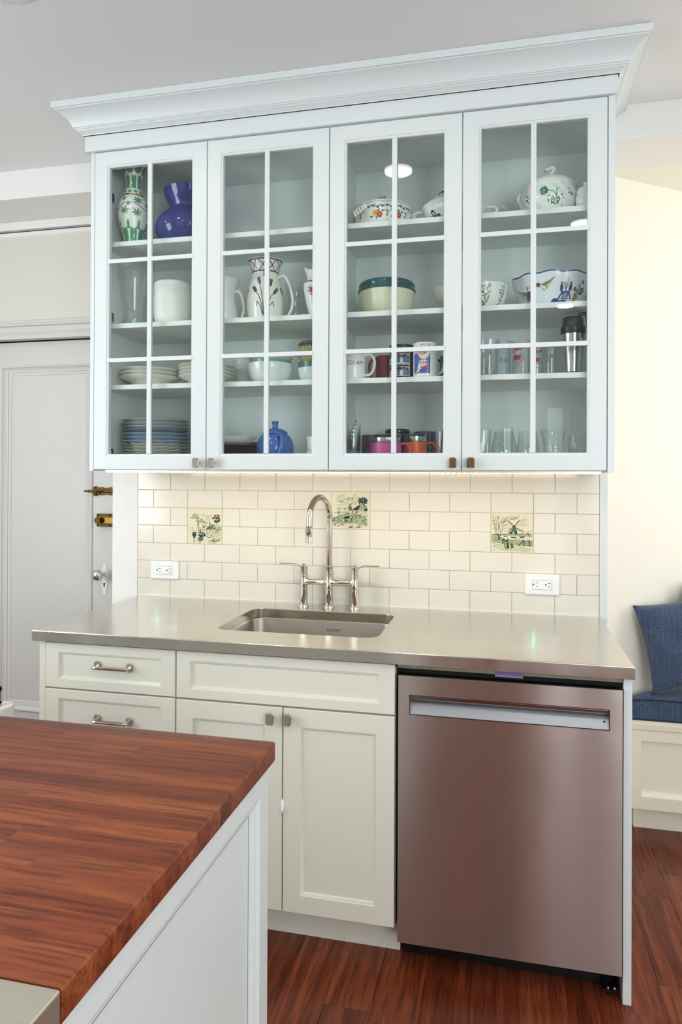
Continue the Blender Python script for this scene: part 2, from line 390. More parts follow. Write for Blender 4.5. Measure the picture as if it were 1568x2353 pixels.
# --- the three old picture tiles
def scene_boat():
    N = 116; u, v = np.meshgrid((np.arange(N)+.5)/N, (np.arange(N)+.5)/N); U = 345+u*905; V = 1240-v*965
    M = np.zeros(U.shape, int); R = random.Random(1)
    def P(mask, k): M[mask] = k
    for e in ((530, 470, 60, 55), (470, 525, 75, 22), (590, 540, 75, 32), (715, 580, 42, 38), (720, 635, 115, 42), (590, 620, 45, 24), (820, 670, 70, 25)): P(ell_(U, V, *e), 2)
    for e in ((760, 455, 55, 40, .6), (880, 520, 65, 85), (970, 480, 38, 72, .25)): P(ell_(U, V, *e), 1)
    P(poly_(U, V, [(700, 870), (860, 850), (1240, 830), (1240, 1010), (840, 1010), (740, 940)]), 1)
    P(poly_(U, V, [(860, 1165), (950, 1130), (1225, 1085), (1215, 1150), (1110, 1200), (980, 1185)]), 2)
    P(poly_(U, V, [(880, 1065), (1020, 1060), (1030, 1100), (930, 1100)]), 1)
    for y in (800, 860, 885, 915, 950, 1000): P(seg_(U, V, (365+R.random()*20, y), (560+R.random()*60, y+R.random()*18), 6), 1 if y != 885 else 2)
    P(seg_(U, V, (420, 800), (420, 860), 5), 2); P(seg_(U, V, (462, 755), (462, 860), 4), 2)
    P(ell_(U, V, 690, 1110, 78, 62), 3); P(ell_(U, V, 620, 1150, 40, 26), 2); P(ell_(U, V, 520, 1068, 40, 26), 3); P(ell_(U, V, 515, 1112, 25, 16), 3)
    for x, y in ((520, 1165), (530, 1190), (665, 1195), (675, 1215)): P(ell_(U, V, x, y, 12, 16), 4)
    P(poly_(U, V, [(830, 850), (880, 758), (1065, 690), (1000, 835)]), 3); P(poly_(U, V, [(900, 760), (930, 700), (1010, 690), (980, 745)]), 2)
    P(poly_(U, V, [(1065, 690), (1140, 790), (1130, 850), (1000, 850), (1000, 800)]), 2); P(poly_(U, V, [(1040, 790), (1080, 790), (1080, 836), (1040, 836)]), 4)
    P(poly_(U, V, [(935, 565), (955, 705), (915, 705)]), 3); P(poly_(U, V, [(845, 690), (856, 770), (836, 770)]), 2)
    for _ in range(70):
        a = R.random()*6.28; r = math.sqrt(R.random()); P(ell_(U, V, 1112+100*r*math.cos(a), 545+118*r*math.sin(a), 11+R.random()*10, 10+R.random()*8, R.random()*3), 4 if R.random() < .6 else 3)
    P(seg_(U, V, (1135, 630), (1125, 740), 8), 3)
    for _ in range(16): P(ell_(U, V, 775+R.uniform(-38, 38), 765+R.uniform(-45, 45), 11, 9), 4)
    for x in range(1150, 1240, 14): P(seg_(U, V, (x, 830), (x+R.uniform(-8, 8), 690+R.random()*80), 6), 2)
    P(poly_(U, V, [(1140, 770), (1235, 740), (1235, 830), (1140, 840)]), 2)
    P(seg_(U, V, (720, 848), (830, 846), 6), 4); P(seg_(U, V, (1000, 850), (1235, 836), 5), 3)
    P(poly_(U, V, [(668, 800), (722, 945), (650, 945)]), 3); P(seg_(U, V, (660, 780), (685, 850), 7), 4)
    P(ell_(U, V, 525, 985, 60, 72), 4); P(ell_(U, V, 525, 960, 30, 26), 3); P(ell_(U, V, 725, 1000, 100, 62), 4); P(ell_(U, V, 690, 975, 45, 22), 2); P(ell_(U, V, 600, 1000, 32, 45), 0); P(seg_(U, V, (600, 985), (600, 1030), 6), 4)
    P(seg_(U, V, (770, 950), (750, 1050), 5), 0); P(seg_(U, V, (765, 905), (745, 950), 7), 4)
    P(seg_(U, V, (615, 445), (628, 955), 9), 4); P(seg_(U, V, (600, 640), (580, 800), 2.5), 2); P(seg_(U, V, (640, 660), (665, 800), 2.5), 2)
    for _ in range(36):
        x, y = R.uniform(830, 1225), R.uniform(990, 1085); P(seg_(U, V, (x, y), (x+R.uniform(15, 45), y+R.uniform(0, 10)), 5), 4 if R.random() < .55 else 2)
    for _ in range(14):
        x, y = R.uniform(780, 1180), R.uniform(860, 975); P(seg_(U, V, (x, y), (x+R.uniform(40, 90), y-R.uniform(10, 30)), 4), 3 if R.random() < .4 else 2)
    P(seg_(U, V, (1080, 895), (1185, 862), 7), 4); P(seg_(U, V, (880, 930), (880, 1000), 7), 4); P(seg_(U, V, (850, 930), (905, 925), 5), 2)
    P(seg_(U, V, (1042, 1100), (1045, 1190), 8), 4); P(seg_(U, V, (960, 1150), (1200, 1140), 5), 3); P(seg_(U, V, (900, 1205), (1100, 1222), 5), 4)
    return M
def scene_farm():
    N = 116; u, v = np.meshgrid((np.arange(N)+.5)/N, (np.arange(N)+.5)/N); U = 185+u*1165; V = 1420-v*1185
    M = np.zeros(U.shape, int); R = random.Random(2)
    def P(mask, k): M[mask] = k
    for e in ((430, 400, 70, 70), (520, 360, 90, 50), (350, 430, 40, 40), (900, 330, 60, 50), (980, 420, 70, 50), (730, 500, 140, 60), (880, 560, 80, 80), (500, 650, 190, 28)): P(ell_(U, V, *e), 1)
    for e in ((700, 440, 60, 50), (825, 440, 50, 50), (495, 540, 60, 55), (590, 460, 70, 18), (600, 580, 40, 18), (400, 530, 40, 35), (340, 555, 50, 12), (420, 755, 100, 16), (590, 770, 50, 42)): P(ell_(U, V, *e), 2)
    P(poly_(U, V, [(230, 890), (720, 850), (720, 905), (240, 910)]), 2); P(seg_(U, V, (230, 822), (520, 825), 7), 1)
    P(poly_(U, V, [(200, 1090), (450, 980), (730, 910), (960, 930), (1160, 1010), (1280, 1080), (1290, 1330), (900, 1250), (500, 1250), (210, 1200)]), 2)
    P(poly_(U, V, [(980, 850), (1290, 860), (1290, 1020), (1000, 920)]), 1)
    P(poly_(U, V, [(1010, 1180), (1190, 1160), (1220, 1300), (1020, 1250)]), 2)
    P(line_(U, V, [(200, 1095), (450, 985), (730, 912)], 8), 4); P(line_(U, V, [(860, 925), (1080, 990), (1270, 1080)], 8), 3)
    P(poly_(U, V, [(730, 655), (775, 655), (812, 830), (695, 830)]), 3)
    for a, b in (((680, 580), (750, 655)), ((815, 580), (762, 655)), ((670, 745), (735, 680)), ((790, 720), (815, 800))): P(seg_(U, V, a, b, 11), 3)
    P(poly_(U, V, [(400, 770), (418, 975), (365, 925)]), 3); P(seg_(U, V, (405, 770), (400, 985), 6), 4)
    P(poly_(U, V, [(810, 830), (880, 745), (960, 700), (930, 815)]), 4); P(poly_(U, V, [(890, 815), (950, 700), (1085, 615), (1005, 815)]), 4)
    P(poly_(U, V, [(1085, 615), (1150, 600), (1215, 730), (1215, 850), (1000, 850), (1010, 810)]), 2)
    P(poly_(U, V, [(800, 830), (1000, 815), (1000, 930), (800, 905)]), 0)
    for x, w in ((820, 16), (965, 18), (920, 8)): P(poly_(U, V, [(x-w, 840), (x+w, 836), (x+w, 920), (x-w, 905)]), 4)
    P(ell_(U, V, 1105, 715, 14, 18), 4)
    for _ in range(52):
        a = R.random()*6.28; r = math.sqrt(R.random()); P(ell_(U, V, 1140+140*r*math.cos(a), 520+125*r*math.sin(a), 30, 26, R.random()*3), 4 if R.random() < .55 else 3)
    for x in (1190, 1210, 1235, 1260): P(seg_(U, V, (x, 840), (x+R.uniform(-15, 15), 660), 7), 3)
    for _ in range(14): P(seg_(U, V, (1230+R.uniform(-20, 70), 840), (1230+R.uniform(-20, 70), 760), 7), 4)
    P(poly_(U, V, [(530, 1070), (620, 1010), (760, 1000), (830, 1010), (840, 1060), (780, 1080), (600, 1100)]), 4); P(ell_(U, V, 770, 1050, 28, 45), 0)
    for x in (640, 790, 800): P(seg_(U, V, (x, 1080), (x-10, 1180), 8), 4)
    P(ell_(U, V, 590, 1180, 80, 62), 4); P(ell_(U, V, 560, 1180, 26, 60, -.4), 0); P(ell_(U, V, 640, 1190, 26, 34), 4)
    for _ in range(190):
        x = R.uniform(200, 1290); y = R.uniform(1090, 1350)
        if y < 1000+abs(x-730)*.25: continue
        P(seg_(U, V, (x, y), (x+R.uniform(8, 42), y+R.uniform(-14, 14)), 6), R.choice([4, 4, 3, 0, 0, 2]))
    for _ in range(60):
        x = R.uniform(210, 500); y = R.uniform(1050+(500-x)*.12, 1330); P(ell_(U, V, x, y, 14, 9, R.random()*3), R.choice([4, 4, 0, 3]))
    for _ in range(22):
        x, y = R.uniform(850, 1260), R.uniform(955, 1150); P(seg_(U, V, (x, y), (x+R.uniform(40, 90), y+R.uniform(-4, 10)), 7), R.choice([4, 3, 1]))
    for _ in range(22): x = R.uniform(700, 1120); P(seg_(U, V, (x, 1385), (x+R.uniform(-20, 20), 1345), 6), 4)
    return M
def scene_mill():
    N = 116; u, v = np.meshgrid((np.arange(N)+.5)/N, (np.arange(N)+.5)/N); U = 230+u*1175; V = 1365-v*1135
    M = np.zeros(U.shape, int); R = random.Random(4)
    def P(mask, k): M[mask] = k
    for e in ((620, 430, 160, 60, -.5), (800, 350, 150, 55), (960, 330, 80, 40, -.3), (690, 570, 120, 40, -.2), (640, 670, 110, 28, -.1), (1150, 430, 120, 60, -.6), (1130, 560, 180, 45, -.1), (640, 755, 90, 14)): P(ell_(U, V, *e), 1)
    for e in ((600, 470, 90, 35, -.6), (880, 380, 120, 30, -.2)): P(ell_(U, V, *e), 2)
    P(poly_(U, V, [(240, 850), (700, 820), (1385, 820), (1385, 905), (700, 880), (240, 900)]), 2)
    P(poly_(U, V, [(240, 880), (560, 930), (760, 980), (1390, 1000), (1390, 1180), (850, 1160), (560, 1110), (240, 1080)]), 2)
    P(poly_(U, V, [(270, 1110), (560, 1120), (1000, 1190), (1370, 1230), (1370, 1330), (600, 1330), (280, 1230)]), 1)
    P(poly_(U, V, [(670, 895), (980, 890), (980, 955), (760, 965)]), 0); P(poly_(U, V, [(980, 900), (1390, 915), (1390, 985), (980, 985)]), 0)
    P(poly_(U, V, [(770, 905), (960, 905), (930, 950), (800, 945)]), 4); P(poly_(U, V, [(1020, 890), (1200, 895), (1160, 935), (1060, 930)]), 4)
    P(poly_(U, V, [(820, 610), (860, 570), (910, 575), (935, 640), (975, 835), (770, 835)]), 3)
    P(poly_(U, V, [(820, 610), (860, 570), (910, 575), (930, 630), (880, 610)]), 4); P(poly_(U, V, [(930, 640), (975, 835), (920, 835)]), 4)
    P(poly_(U, V, [(840, 770), (875, 770), (880, 830), (830, 830)]), 1); P(seg_(U, V, (760, 780), (720, 805), 10), 3); P(poly_(U, V, [(760, 760), (800, 750), (800, 830), (750, 830)]), 4)
    for a, b in (((715, 450), (840, 565)), ((1035, 420), (920, 555)), ((725, 740), (800, 660)), ((1060, 730), (960, 655))): P(seg_(U, V, a, b, 24), 2); P(seg_(U, V, a, b, 6), 4)
    P(poly_(U, V, [(1095, 730), (1125, 730), (1140, 820), (1085, 820)]), 2)
    for a, b in (((1050, 680), (1110, 730)), ((1140, 660), (1115, 720)), ((1200, 760), (1120, 735))): P(seg_(U, V, a, b, 5), 3)
    for pts in ([(440, 1000), (425, 870), (430, 620), (425, 400)], [(425, 880), (350, 800), (310, 560), (270, 290)], [(400, 880), (370, 700), (290, 540), (262, 430)], [(430, 700), (480, 500), (570, 350)], [(465, 1000), (490, 820), (470, 700), (440, 540)], [(490, 800), (540, 700), (560, 560), (650, 340)], [(540, 620), (640, 560), (700, 500)], [(350, 700), (380, 560), (345, 340)]):
        P(line_(U, V, pts, 6), 3)
    P(line_(U, V, [(440, 1000), (425, 870), (370, 830)], 13), 4); P(line_(U, V, [(465, 1000), (490, 820)], 10), 4)
    for _ in range(26): P(ell_(U, V, R.uniform(270, 560), R.uniform(310, 720), 14, 12), R.choice([3, 2]))
    P(ell_(U, V, 430, 340, 32, 34), 2)
    for x in (1250, 1285, 1330): P(seg_(U, V, (x, 840), (x+R.uniform(-20, 40), 720), 6), 2)
    P(seg_(U, V, (1250, 785), (1305, 870), 9), 4); P(seg_(U, V, (1000, 828), (1370, 812), 8), 3); P(seg_(U, V, (240, 850), (760, 832), 7), 3)
    P(poly_(U, V, [(590, 980), (690, 970), (745, 1250), (620, 1250), (575, 1080)]), 3); P(poly_(U, V, [(600, 1060), (670, 1060), (690, 1200), (640, 1240)]), 2); P(poly_(U, V, [(660, 1080), (710, 1080), (745, 1250), (690, 1250)]), 4)
    P(ell_(U, V, 640, 910, 40, 40), 0); P(ell_(U, V, 640, 975, 52, 30), 0); P(line_(U, V, [(590, 905), (625, 890), (680, 905)], 9), 4); P(line_(U, V, [(560, 1100), (545, 1030), (600, 980)], 16), 4); P(line_(U, V, [(690, 970), (705, 1030), (620, 1030)], 12), 4)
    P(poly_(U, V, [(780, 1070), (830, 1070), (865, 1225), (790, 1240), (770, 1140)]), 3); P(ell_(U, V, 805, 1055, 30, 30), 4); P(ell_(U, V, 798, 1065, 16, 20), 0); P(poly_(U, V, [(820, 1150), (865, 1225), (820, 1235)]), 4)
    for x in (640, 690, 800): P(ell_(U, V, x, 1265, 26, 10), 4)
    for a, b, w in (((1140, 1000), (1160, 1180), 14), ((1305, 1010), (1320, 1180), 14), ((1010, 1160), (1140, 1010), 12), ((1140, 1045), (1395, 1055), 6), ((1150, 1105), (1395, 1108), 6), ((1150, 1160), (1395, 1152), 6)): P(seg_(U, V, a, b, w), 4)
    for _ in range(90):
        x, y = R.uniform(245, 1340), R.uniform(900, 1340); L = R.uniform(25, 90)
        if 560 < x < 880 and y > 900: continue
        P(seg_(U, V, (x, y), (x+L, y+R.uniform(-6, 20)), 4.5), R.choice([3, 4, 2, 2]) if y < 1180 else R.choice([3, 4, 1, 1]))
    return M
INK = [pm('ink_pale', '#cfcfac', 0.15, var=0.1, scale=120), pm('ink_light', '#a9b28e', 0.15, var=0.12, scale=120), pm('ink_green', '#56725f', 0.15, var=0.15, scale=150), pm('ink_dark', '#233733', 0.15, var=0.2, scale=150)]
def decal(M, fn, name, mats, parent):
    """flat print: only the inked cells of the grid become faces"""
    N, K = M.shape; g = G(); vid = {}
    def vv(i, j):
        if (i, j) not in vid: vid[(i, j)] = len(g.v); g.v.append(fn(j/K, i/N))
        return vid[(i, j)]
    for i in range(N):
        for j in range(K):
            if M[i, j]: g.f.append((vv(i, j), vv(i, j+1), vv(i+1, j+1), vv(i+1, j))); g.m.append(int(M[i, j])-1)
    return obj(name, g, mats, parent)
for (dx, dr), sc_, nm in zip(DELFT, (scene_boat, scene_farm, scene_mill), ('sailing boat and cottage', 'grazing cow, farmhouse and windmill', 'windmill, mother and child')):
    t = tile(dx, dx+PX, ZT+dr*PZ, ZT+(dr+2)*PZ, DTILE, 'picture_tile'); t['label'] = 'square cream tile with a green painted '+nm
    x0, z0, w, h = dx+0.002, ZT+dr*PZ+0.002, PX-0.004, 2*PZ-0.004
    decal(sc_(), lambda u, v: (x0+u*w, -0.0003, z0+v*h), 'painted_scene', INK, t)

# recess with the old door on the left
struct('trim_4', G().box(XL, -0.243, 0.0, 0.255, 2.640, ZC), WALLP)
wd = struct('wall_far', G().box(XL, -0.243, 0.262, 0.40, 2.135, ZC).box(-0.32, -0.243, 0.262, 0.40, ZF, 2.135).box(XL, -1.24, 0.262, 0.40, ZF, 2.135), pm('wall_paint_grey', '#dad7cb', 0.6, bump=0.05, scale=50))
g = G().box(XL, -0.245, 0.245, 0.262, 2.600, 2.639); g.prism([(0.262, 2.596), (0.262, 2.566), (0.254, 2.572), (0.256, 2.590)], 0, XL, -0.245)
struct('trim_5', g, WALLP)
struct('trim_6', G().box(XL, -0.245, 0.2555, 0.262, 2.5935, 2.5955), pm('paint_crack', '#3a3428', 0.9))
struct('door_backing', G().box(XL, -0.243, 0.42, 0.50, ZF, ZC), pm('backing_dark', '#55524c', 0.8))  # unseen backing added to stop sky light leaking past the door
# head casing over the door
g = G().prism([(0.262, 2.098), (0.262, 2.166), (0.254, 2.166), (0.250, 2.160), (0.250, 2.152), (0.243, 2.146), (0.243, 2.138), (0.252, 2.132), (0.252, 2.108), (0.247, 2.104), (0.247, 2.098)], 0, XL+0.3, -0.245)
struct('trim_7', g, DOORP)
struct('trim_8', G().box(XL+0.3, -0.245, 0.250, 0.30, 2.0745, 2.098), DOORP)
# the door: stiles, rails and one tall panel with mouldings
YD = 0.30
dX0, dX1, dZ0, dZ1 = -1.20, -0.335, ZF+0.006, 2.068; pX0, pX1, pZ0, pZ1 = -1.022, -0.5405, 0.279, 1.942
g = G().box(dX0, pX0, YD, YD+0.04, dZ0, dZ1).box(pX1, dX1, YD, YD+0.04, dZ0, dZ1).box(pX0, pX1, YD, YD+0.04, dZ0, pZ0).box(pX0, pX1, YD, YD+0.04, pZ1, dZ1)
door = struct('door_1', g, DOORP, 'old off-white panelled door with brass bolts and a silver knob')
g = G().box(pX0, pX1, YD+0.014, YD+0.03, pZ0, pZ1); obj('panel', g, DOORP, door)
def frame_mould(x0, x1, z0, z1, prof, y):
    g = G(); n = len(prof)
    for (d0, h0), (d1, h1) in zip(prof[:-1], prof[1:]):
        A = [(x0+d0, y-h0, z0+d0), (x1-d0, y-h0, z0+d0), (x1-d0, y-h0, z1-d0), (x0+d0, y-h0, z1-d0)]
        B = [(x0+d1, y-h1, z0+d1), (x1-d1, y-h1, z0+d1), (x1-d1, y-h1, z1-d1), (x0+d1, y-h1, z1-d1)]
        g.add(A+B, [(i, (i+1) % 4, 4+(i+1) % 4, 4+i) for i in range(4)])
    return g
obj('panel_moulding', frame_mould(pX0, pX1, pZ0, pZ1, [(-0.012, 0), (-0.012, 0.005), (-0.008, 0.009), (-0.003, 0.009), (0.0, 0.004), (0.008, 0.0), (0.014, -0.003), (0.02, -0.004), (0.021, -0.008), (0.030, -0.010), (0.036, -0.0135)], YD), DOORP, door, smooth=25)
struct('door_frame_1', G().box(-1.24, -1.203, 0.27, 0.38, ZF, 2.0745).box(-0.332, -0.32, 0.27, 0.38, ZF, 2.0745), DOORP)
# door furniture
yh = YD-0.004
def brass_plate():
    pts = [(-0.526, 1.352), (-0.520, 1.366), (-0.508, 1.368), (-0.50, 1.362)]; bot = []
    for i in range(10): pts.append((-0.49+i*0.0125, 1.3615+0.002*math.sin(i*1.7)))
    for i in range(9, -1, -1): bot.append((-0.49+i*0.0125, 1.327-0.002*math.sin(i*1.7)))
    return G().prism(pts+bot+[(-0.50, 1.326), (-0.508, 1.320), (-0.520, 1.322), (-0.526, 1.336)], 1, yh-0.002, YD)
bo = obj('sliding_bolt', brass_plate(), BRASS, door, bev=0.0012); bo['label'] = 'aged brass sliding bolt'
obj('bolt_rod', G().tube([(-0.566, yh-0.009, 1.3445), (-0.545, yh-0.009, 1.3445)], 0.0045).tube([(-0.545, yh-0.009, 1.3445), (-0.535, yh-0.009, 1.3445)], 0.0065).tube([(-0.535, yh-0.009, 1.3445), (-0.38, yh-0.009, 1.3445)], 0.0055), pm('dark_brass', '#5d5038', 0.35, 1.0), bo, smooth=40)
obj('bolt_handle', G().tube(spline([(-0.499, yh-0.012, 1.328), (-0.494, yh-0.02, 1.340), (-0.488, yh-0.022, 1.346), (-0.472, yh-0.022, 1.347), (-0.463, yh-0.016, 1.343)], 5), 0.0035), pm('dark_brass', '#5d5038'), bo, smooth=40)
sg = G()
for x, z in ((-0.513, 1.360), (-0.513, 1.329)): sg.lathe([(0, -0.001), (0.004, -0.0005), (0.005, 0), (0.005, 0.003)], (0, 0, 0), 10)
obj('bolt_screw', G().sphere((-0.513, yh-0.002, 1.360), 0.0045, 10, 6, sy=.5).sphere((-0.513, yh-0.002, 1.329), 0.0045, 10, 6, sy=.5), pm('dark_screw', '#2c261c', 0.4, 1.0), bo, smooth=40)
nl = obj('night_latch', G().box(-0.495, -0.37, YD-0.022, YD, 1.178, 1.238), BRASS, door, bev=0.003); nl['label'] = 'aged brass rim latch'
obj('latch_face', G().box(-0.489, -0.37, YD-0.0245, YD-0.021, 1.193, 1.222), pm('worn_brass', '#6d562b', 0.3, 1.0, var=0.3, scale=70), nl, bev=0.001)
obj('latch_knob', G().tube([(-0.477, YD-0.022, 1.208), (-0.477, YD-0.044, 1.208)], [0.011, 0.014], 20).tube([(-0.477, YD-0.044, 1.208), (-0.477, YD-0.047, 1.208)], [0.0155, 0.0145], 20), BRASS, nl, smooth=40)
g = G()
for x, z in ((-0.489, 1.232), (-0.489, 1.184), (-0.426, 1.232), (-0.426, 1.184)): g.sphere((x, YD-0.022, z), 0.0042, 10, 6, sy=.6)
obj('latch_screw', g, pm('dark_screw', '#2c261c'), nl, smooth=40)
pl = []
for z, w in ((0.855, .004), (0.860, .009), (0.868, .010), (0.875, .007), (0.884, .013), (0.900, .016), (0.913, .010), (0.93, .011), (0.945, .019), (0.962, .018), (0.974, .010), (0.986, .010), (0.996, .007), (1.000, .003)): pl.append((w, z))
pc = -0.464
ep = obj('escutcheon_plate', G().prism([(pc-w, z) for w, z in pl]+[(pc+w, z) for w, z in reversed(pl)], 1, YD-0.003, YD), WALLP, door, bev=0.0008); ep['label'] = 'white painted keyhole plate'
obj('keyhole', G().prism([(pc+0.0045*math.cos(a), 0.905+0.0045*math.sin(a)) for a in np.linspace(-1.0, 4.14, 12)]+[(pc-0.003, 0.890), (pc+0.003, 0.890)], 1, YD-0.0036, YD-0.003), pm('keyhole_black', '#050505', 0.9), ep)
kn = obj('door_knob', G().lathe(sp2([(0, 0.0), (0.016, 0.003), (0.025, 0.014), (0.0265, 0.022), (0.023, 0.034), (0.014, 0.042), (0.009, 0.046), (0.0085, 0.07)], 4), (0, 0, 0), 28), CHROME, door, smooth=60)
for v in kn.data.vertices:   # turn the lathe so that its axis points out of the door
    x, y, z = v.co + ORG[door]; v.co = Vector((pc-0.004+x, YD-0.075+z, 0.952+y))-ORG[door]
kn['label'] = 'silver ball door knob'

# right-hand nook: header, angled wall
struct('trim_9', G().box(1.747, XR, 0.0, 0.255, 2.640, ZC), WALLP)
nk = lambda x: 0.293+0.735*(x-1.747)
xa, xb = 1.747, 3.15
g = G().prism([(xa, nk(xa)), (xb, nk(xb)), (xb, nk(xb)+0.15), (xa-0.12, nk(xa)+0.15), (xa-0.12, 0.2555), (xa, 0.2555)], 2, ZF, 2.66)
struct('wall_nook', g, CREAM)
struct('wall_nook_back', G().box(xb, XR+0.1, nk(xb)-0.02, nk(xb)+0.15, ZF, 2.66), CREAM)
struct('ceiling_nook', G().prism([(1.60, 0.256), (XR+0.1, 0.256), (XR+0.1, 1.5), (1.60, 1.5)], 2, 2.648, 2.72), CREAM)
struct('wall_nook_right', G().box(3.72, 3.82, 0.256, nk(xb)-0.02, ZF, 1.0).box(3.72, 3.82, 0.256, nk(xb)-0.02, 2.45, 2.648).box(3.72, 3.82, 0.256, 0.30, 1.0, 2.45).box(3.72, 3.82, 1.10, nk(xb)-0.02, 1.0, 2.45), CREAM)
# remaining shell of the room (behind and beside the camera)
struct('wall_left', G().box(XL-0.1, XL, YB, -3.65, ZF, ZC).box(XL-0.1, XL, -1.85, 0.40, ZF, ZC).box(XL-0.1, XL, -3.65, -1.85, ZF, 0.85).box(XL-0.1, XL, -3.65, -1.85, 2.45, ZC), WALLP)
struct('wall_back', G().box(XL, 0.82, YB-0.1, YB, ZF, ZC).box(1.74, 2.28, YB-0.1, YB, ZF, ZC).box(3.92, XR, YB-0.1, YB, ZF, ZC).box(2.28, 3.92, YB-0.1, YB, ZF, 0.88).box(2.28, 3.92, YB-0.1, YB, 2.52, ZC).box(0.82, 1.74, YB-0.1, YB, 2.05, ZC), WALLP)
struct('wall_right', G().box(XR, XR+0.1, YB, -3.3, ZF, ZC).box(XR, XR+0.1, -1.3, 0.26, ZF, ZC).box(XR, XR+0.1, -3.3, -1.3, ZF, 0.8).box(XR, XR+0.1, -3.3, -1.3, 2.4, ZC), WALLP)
def window(n, x0, x1, y0, y1, z0, z1, ax):
    g = G(); t = 0.05
    if ax == 'y':
        g.box(x0, x1, y0, y1, z0, z0+t).box(x0, x1, y0, y1, z1-t, z1).box(x0, x0+t, y0, y1, z0+t, z1-t).box(x1-t, x1, y0, y1, z0+t, z1-t).box((x0+x1)/2-t/2, (x0+x1)/2+t/2, y0, y1, z0+t, z1-t)
    else:
        g.box(x0, x1, y0, y1, z0, z0+t).box(x0, x1, y0, y1, z1-t, z1).box(x0, x1, y0, y0+t, z0+t, z1-t).box(x0, x1, y1-t, y1, z0+t, z1-t).box(x0, x1, (y0+y1)/2-t/2, (y0+y1)/2+t/2, z0+t, z1-t)
    struct('window_%d' % n, g, WHITE)
window(1, XL-0.08, XL-0.02, -3.65, -1.85, 0.85, 2.45, 'x')  # made-up left window, frames the added fill lamp
window(2, XR+0.02, XR+0.08, -3.3, -1.3, 0.8, 2.4, 'x')  # made-up right window around its fill lamp
window(4, 2.28, 3.92, YB-0.08, YB-0.02, 0.88, 2.52, 'y')  # added back window for frontal fill, clear of the glass door reflections
window(3, 3.74, 3.80, 0.30, 1.10, 1.0, 2.45, 'x')
dr2 = struct('door_2', G().box(0.82, 1.74, YB-0.09, YB-0.05, ZF+0.005, 2.05), ROOMDOOR)  # unseen door, made up for the brown reflection in the dishwasher
struct('window_5', G().box(1.765, 1.895, YB+0.002, YB+0.008, 0.12, 2.05), emat('streak_glow', (0.86, 0.93, 1.0), 4.5))  # unseen glowing strip added to put a bright streak on the dishwasher
struct('dark_reflection_panel', G().box(1.96, 2.27, YB+0.002, YB+0.03, ZF+0.15, 2.2), ROOMDOOR)  # unseen brown panel added to darken the dishwasher reflection
struct('door_frame_2', G().box(0.70, 0.82, YB-0.001, YB+0.02, ZF, 2.14).box(1.74, 1.765, YB-0.001, YB+0.02, ZF, 2.14).box(1.895, 1.92, YB-0.001, YB+0.02, ZF, 2.14).box(1.765, 1.895, YB-0.001, YB+0.02, ZF, 0.12).box(1.765, 1.895, YB-0.001, YB+0.02, 2.05, 2.14).box(0.82, 1.74, YB-0.001, YB+0.02, 2.05, 2.14), WHITE)
struct('baseboard_back', G().box(1.90, XR, YB, YB+0.018, ZF, 0.14).box(XL, 0.70, YB, YB+0.018, ZF, 0.14), WHITE)
struct('baseboard_right', G().box(XR-0.018, XR, YB+0.02, 0.0, ZF, 0.14), WHITE)
# recessed ceiling lamps
def can(x, y, label, power=3.5):
    t = thing('ceiling_lamp', label, 'ceiling light', (x, y, ZC), 'recessed ceiling lamps')
    obj('trim_ring', G().lathe([(0.062, -0.001), (0.078, -0.006), (0.088, -0.004), (0.088, 0.0), (0.06, 0.0), (0.062, -0.001)], (x, y, ZC), 32), WHITE, t, smooth=40)
    obj('lens', G().lathe([(0.0, -0.0015), (0.061, -0.0015)], (x, y, ZC), 32), emat('lamp_lens', (1.0, 0.96, 0.9), 22.0), t)
    d = bpy.data.lights.new('lamp_glow', 'AREA'); d.shape = 'DISK'; d.size = 0.12; d.energy = power; d.color = (1.0, 0.965, 0.92)
    o = bpy.data.objects.new('lamp_glow', d); COL.objects.link(o); o.parent = t; o.location = (0, 0, -0.012)
    return t
can(0.925, -1.089, 'round recessed ceiling lamp over the butcher-block island end', 1.0)
can(1.78, -1.938, 'round recessed ceiling lamp over the aisle beside the island')
can(1.842, -3.79, 'round recessed ceiling lamp before the oak door in the back wall')
can(0.05, -1.05, 'round recessed ceiling lamp between the old door and the island', 1.5)
can(0.29, -2.40, 'added fill lamp in the ceiling over the near end of the island')  # this lamp and those below are unseen, added for even fill
can(1.09, -3.00, 'added fill lamp in the ceiling behind the island, before the oak door')
can(2.65, -1.35, 'added fill lamp in the ceiling before the breakfast nook')
can(2.65, -3.0, 'added fill lamp in the ceiling near the right wall')
can(-1.25, -1.15, 'added fill lamp in the ceiling in the left corner by the old door')
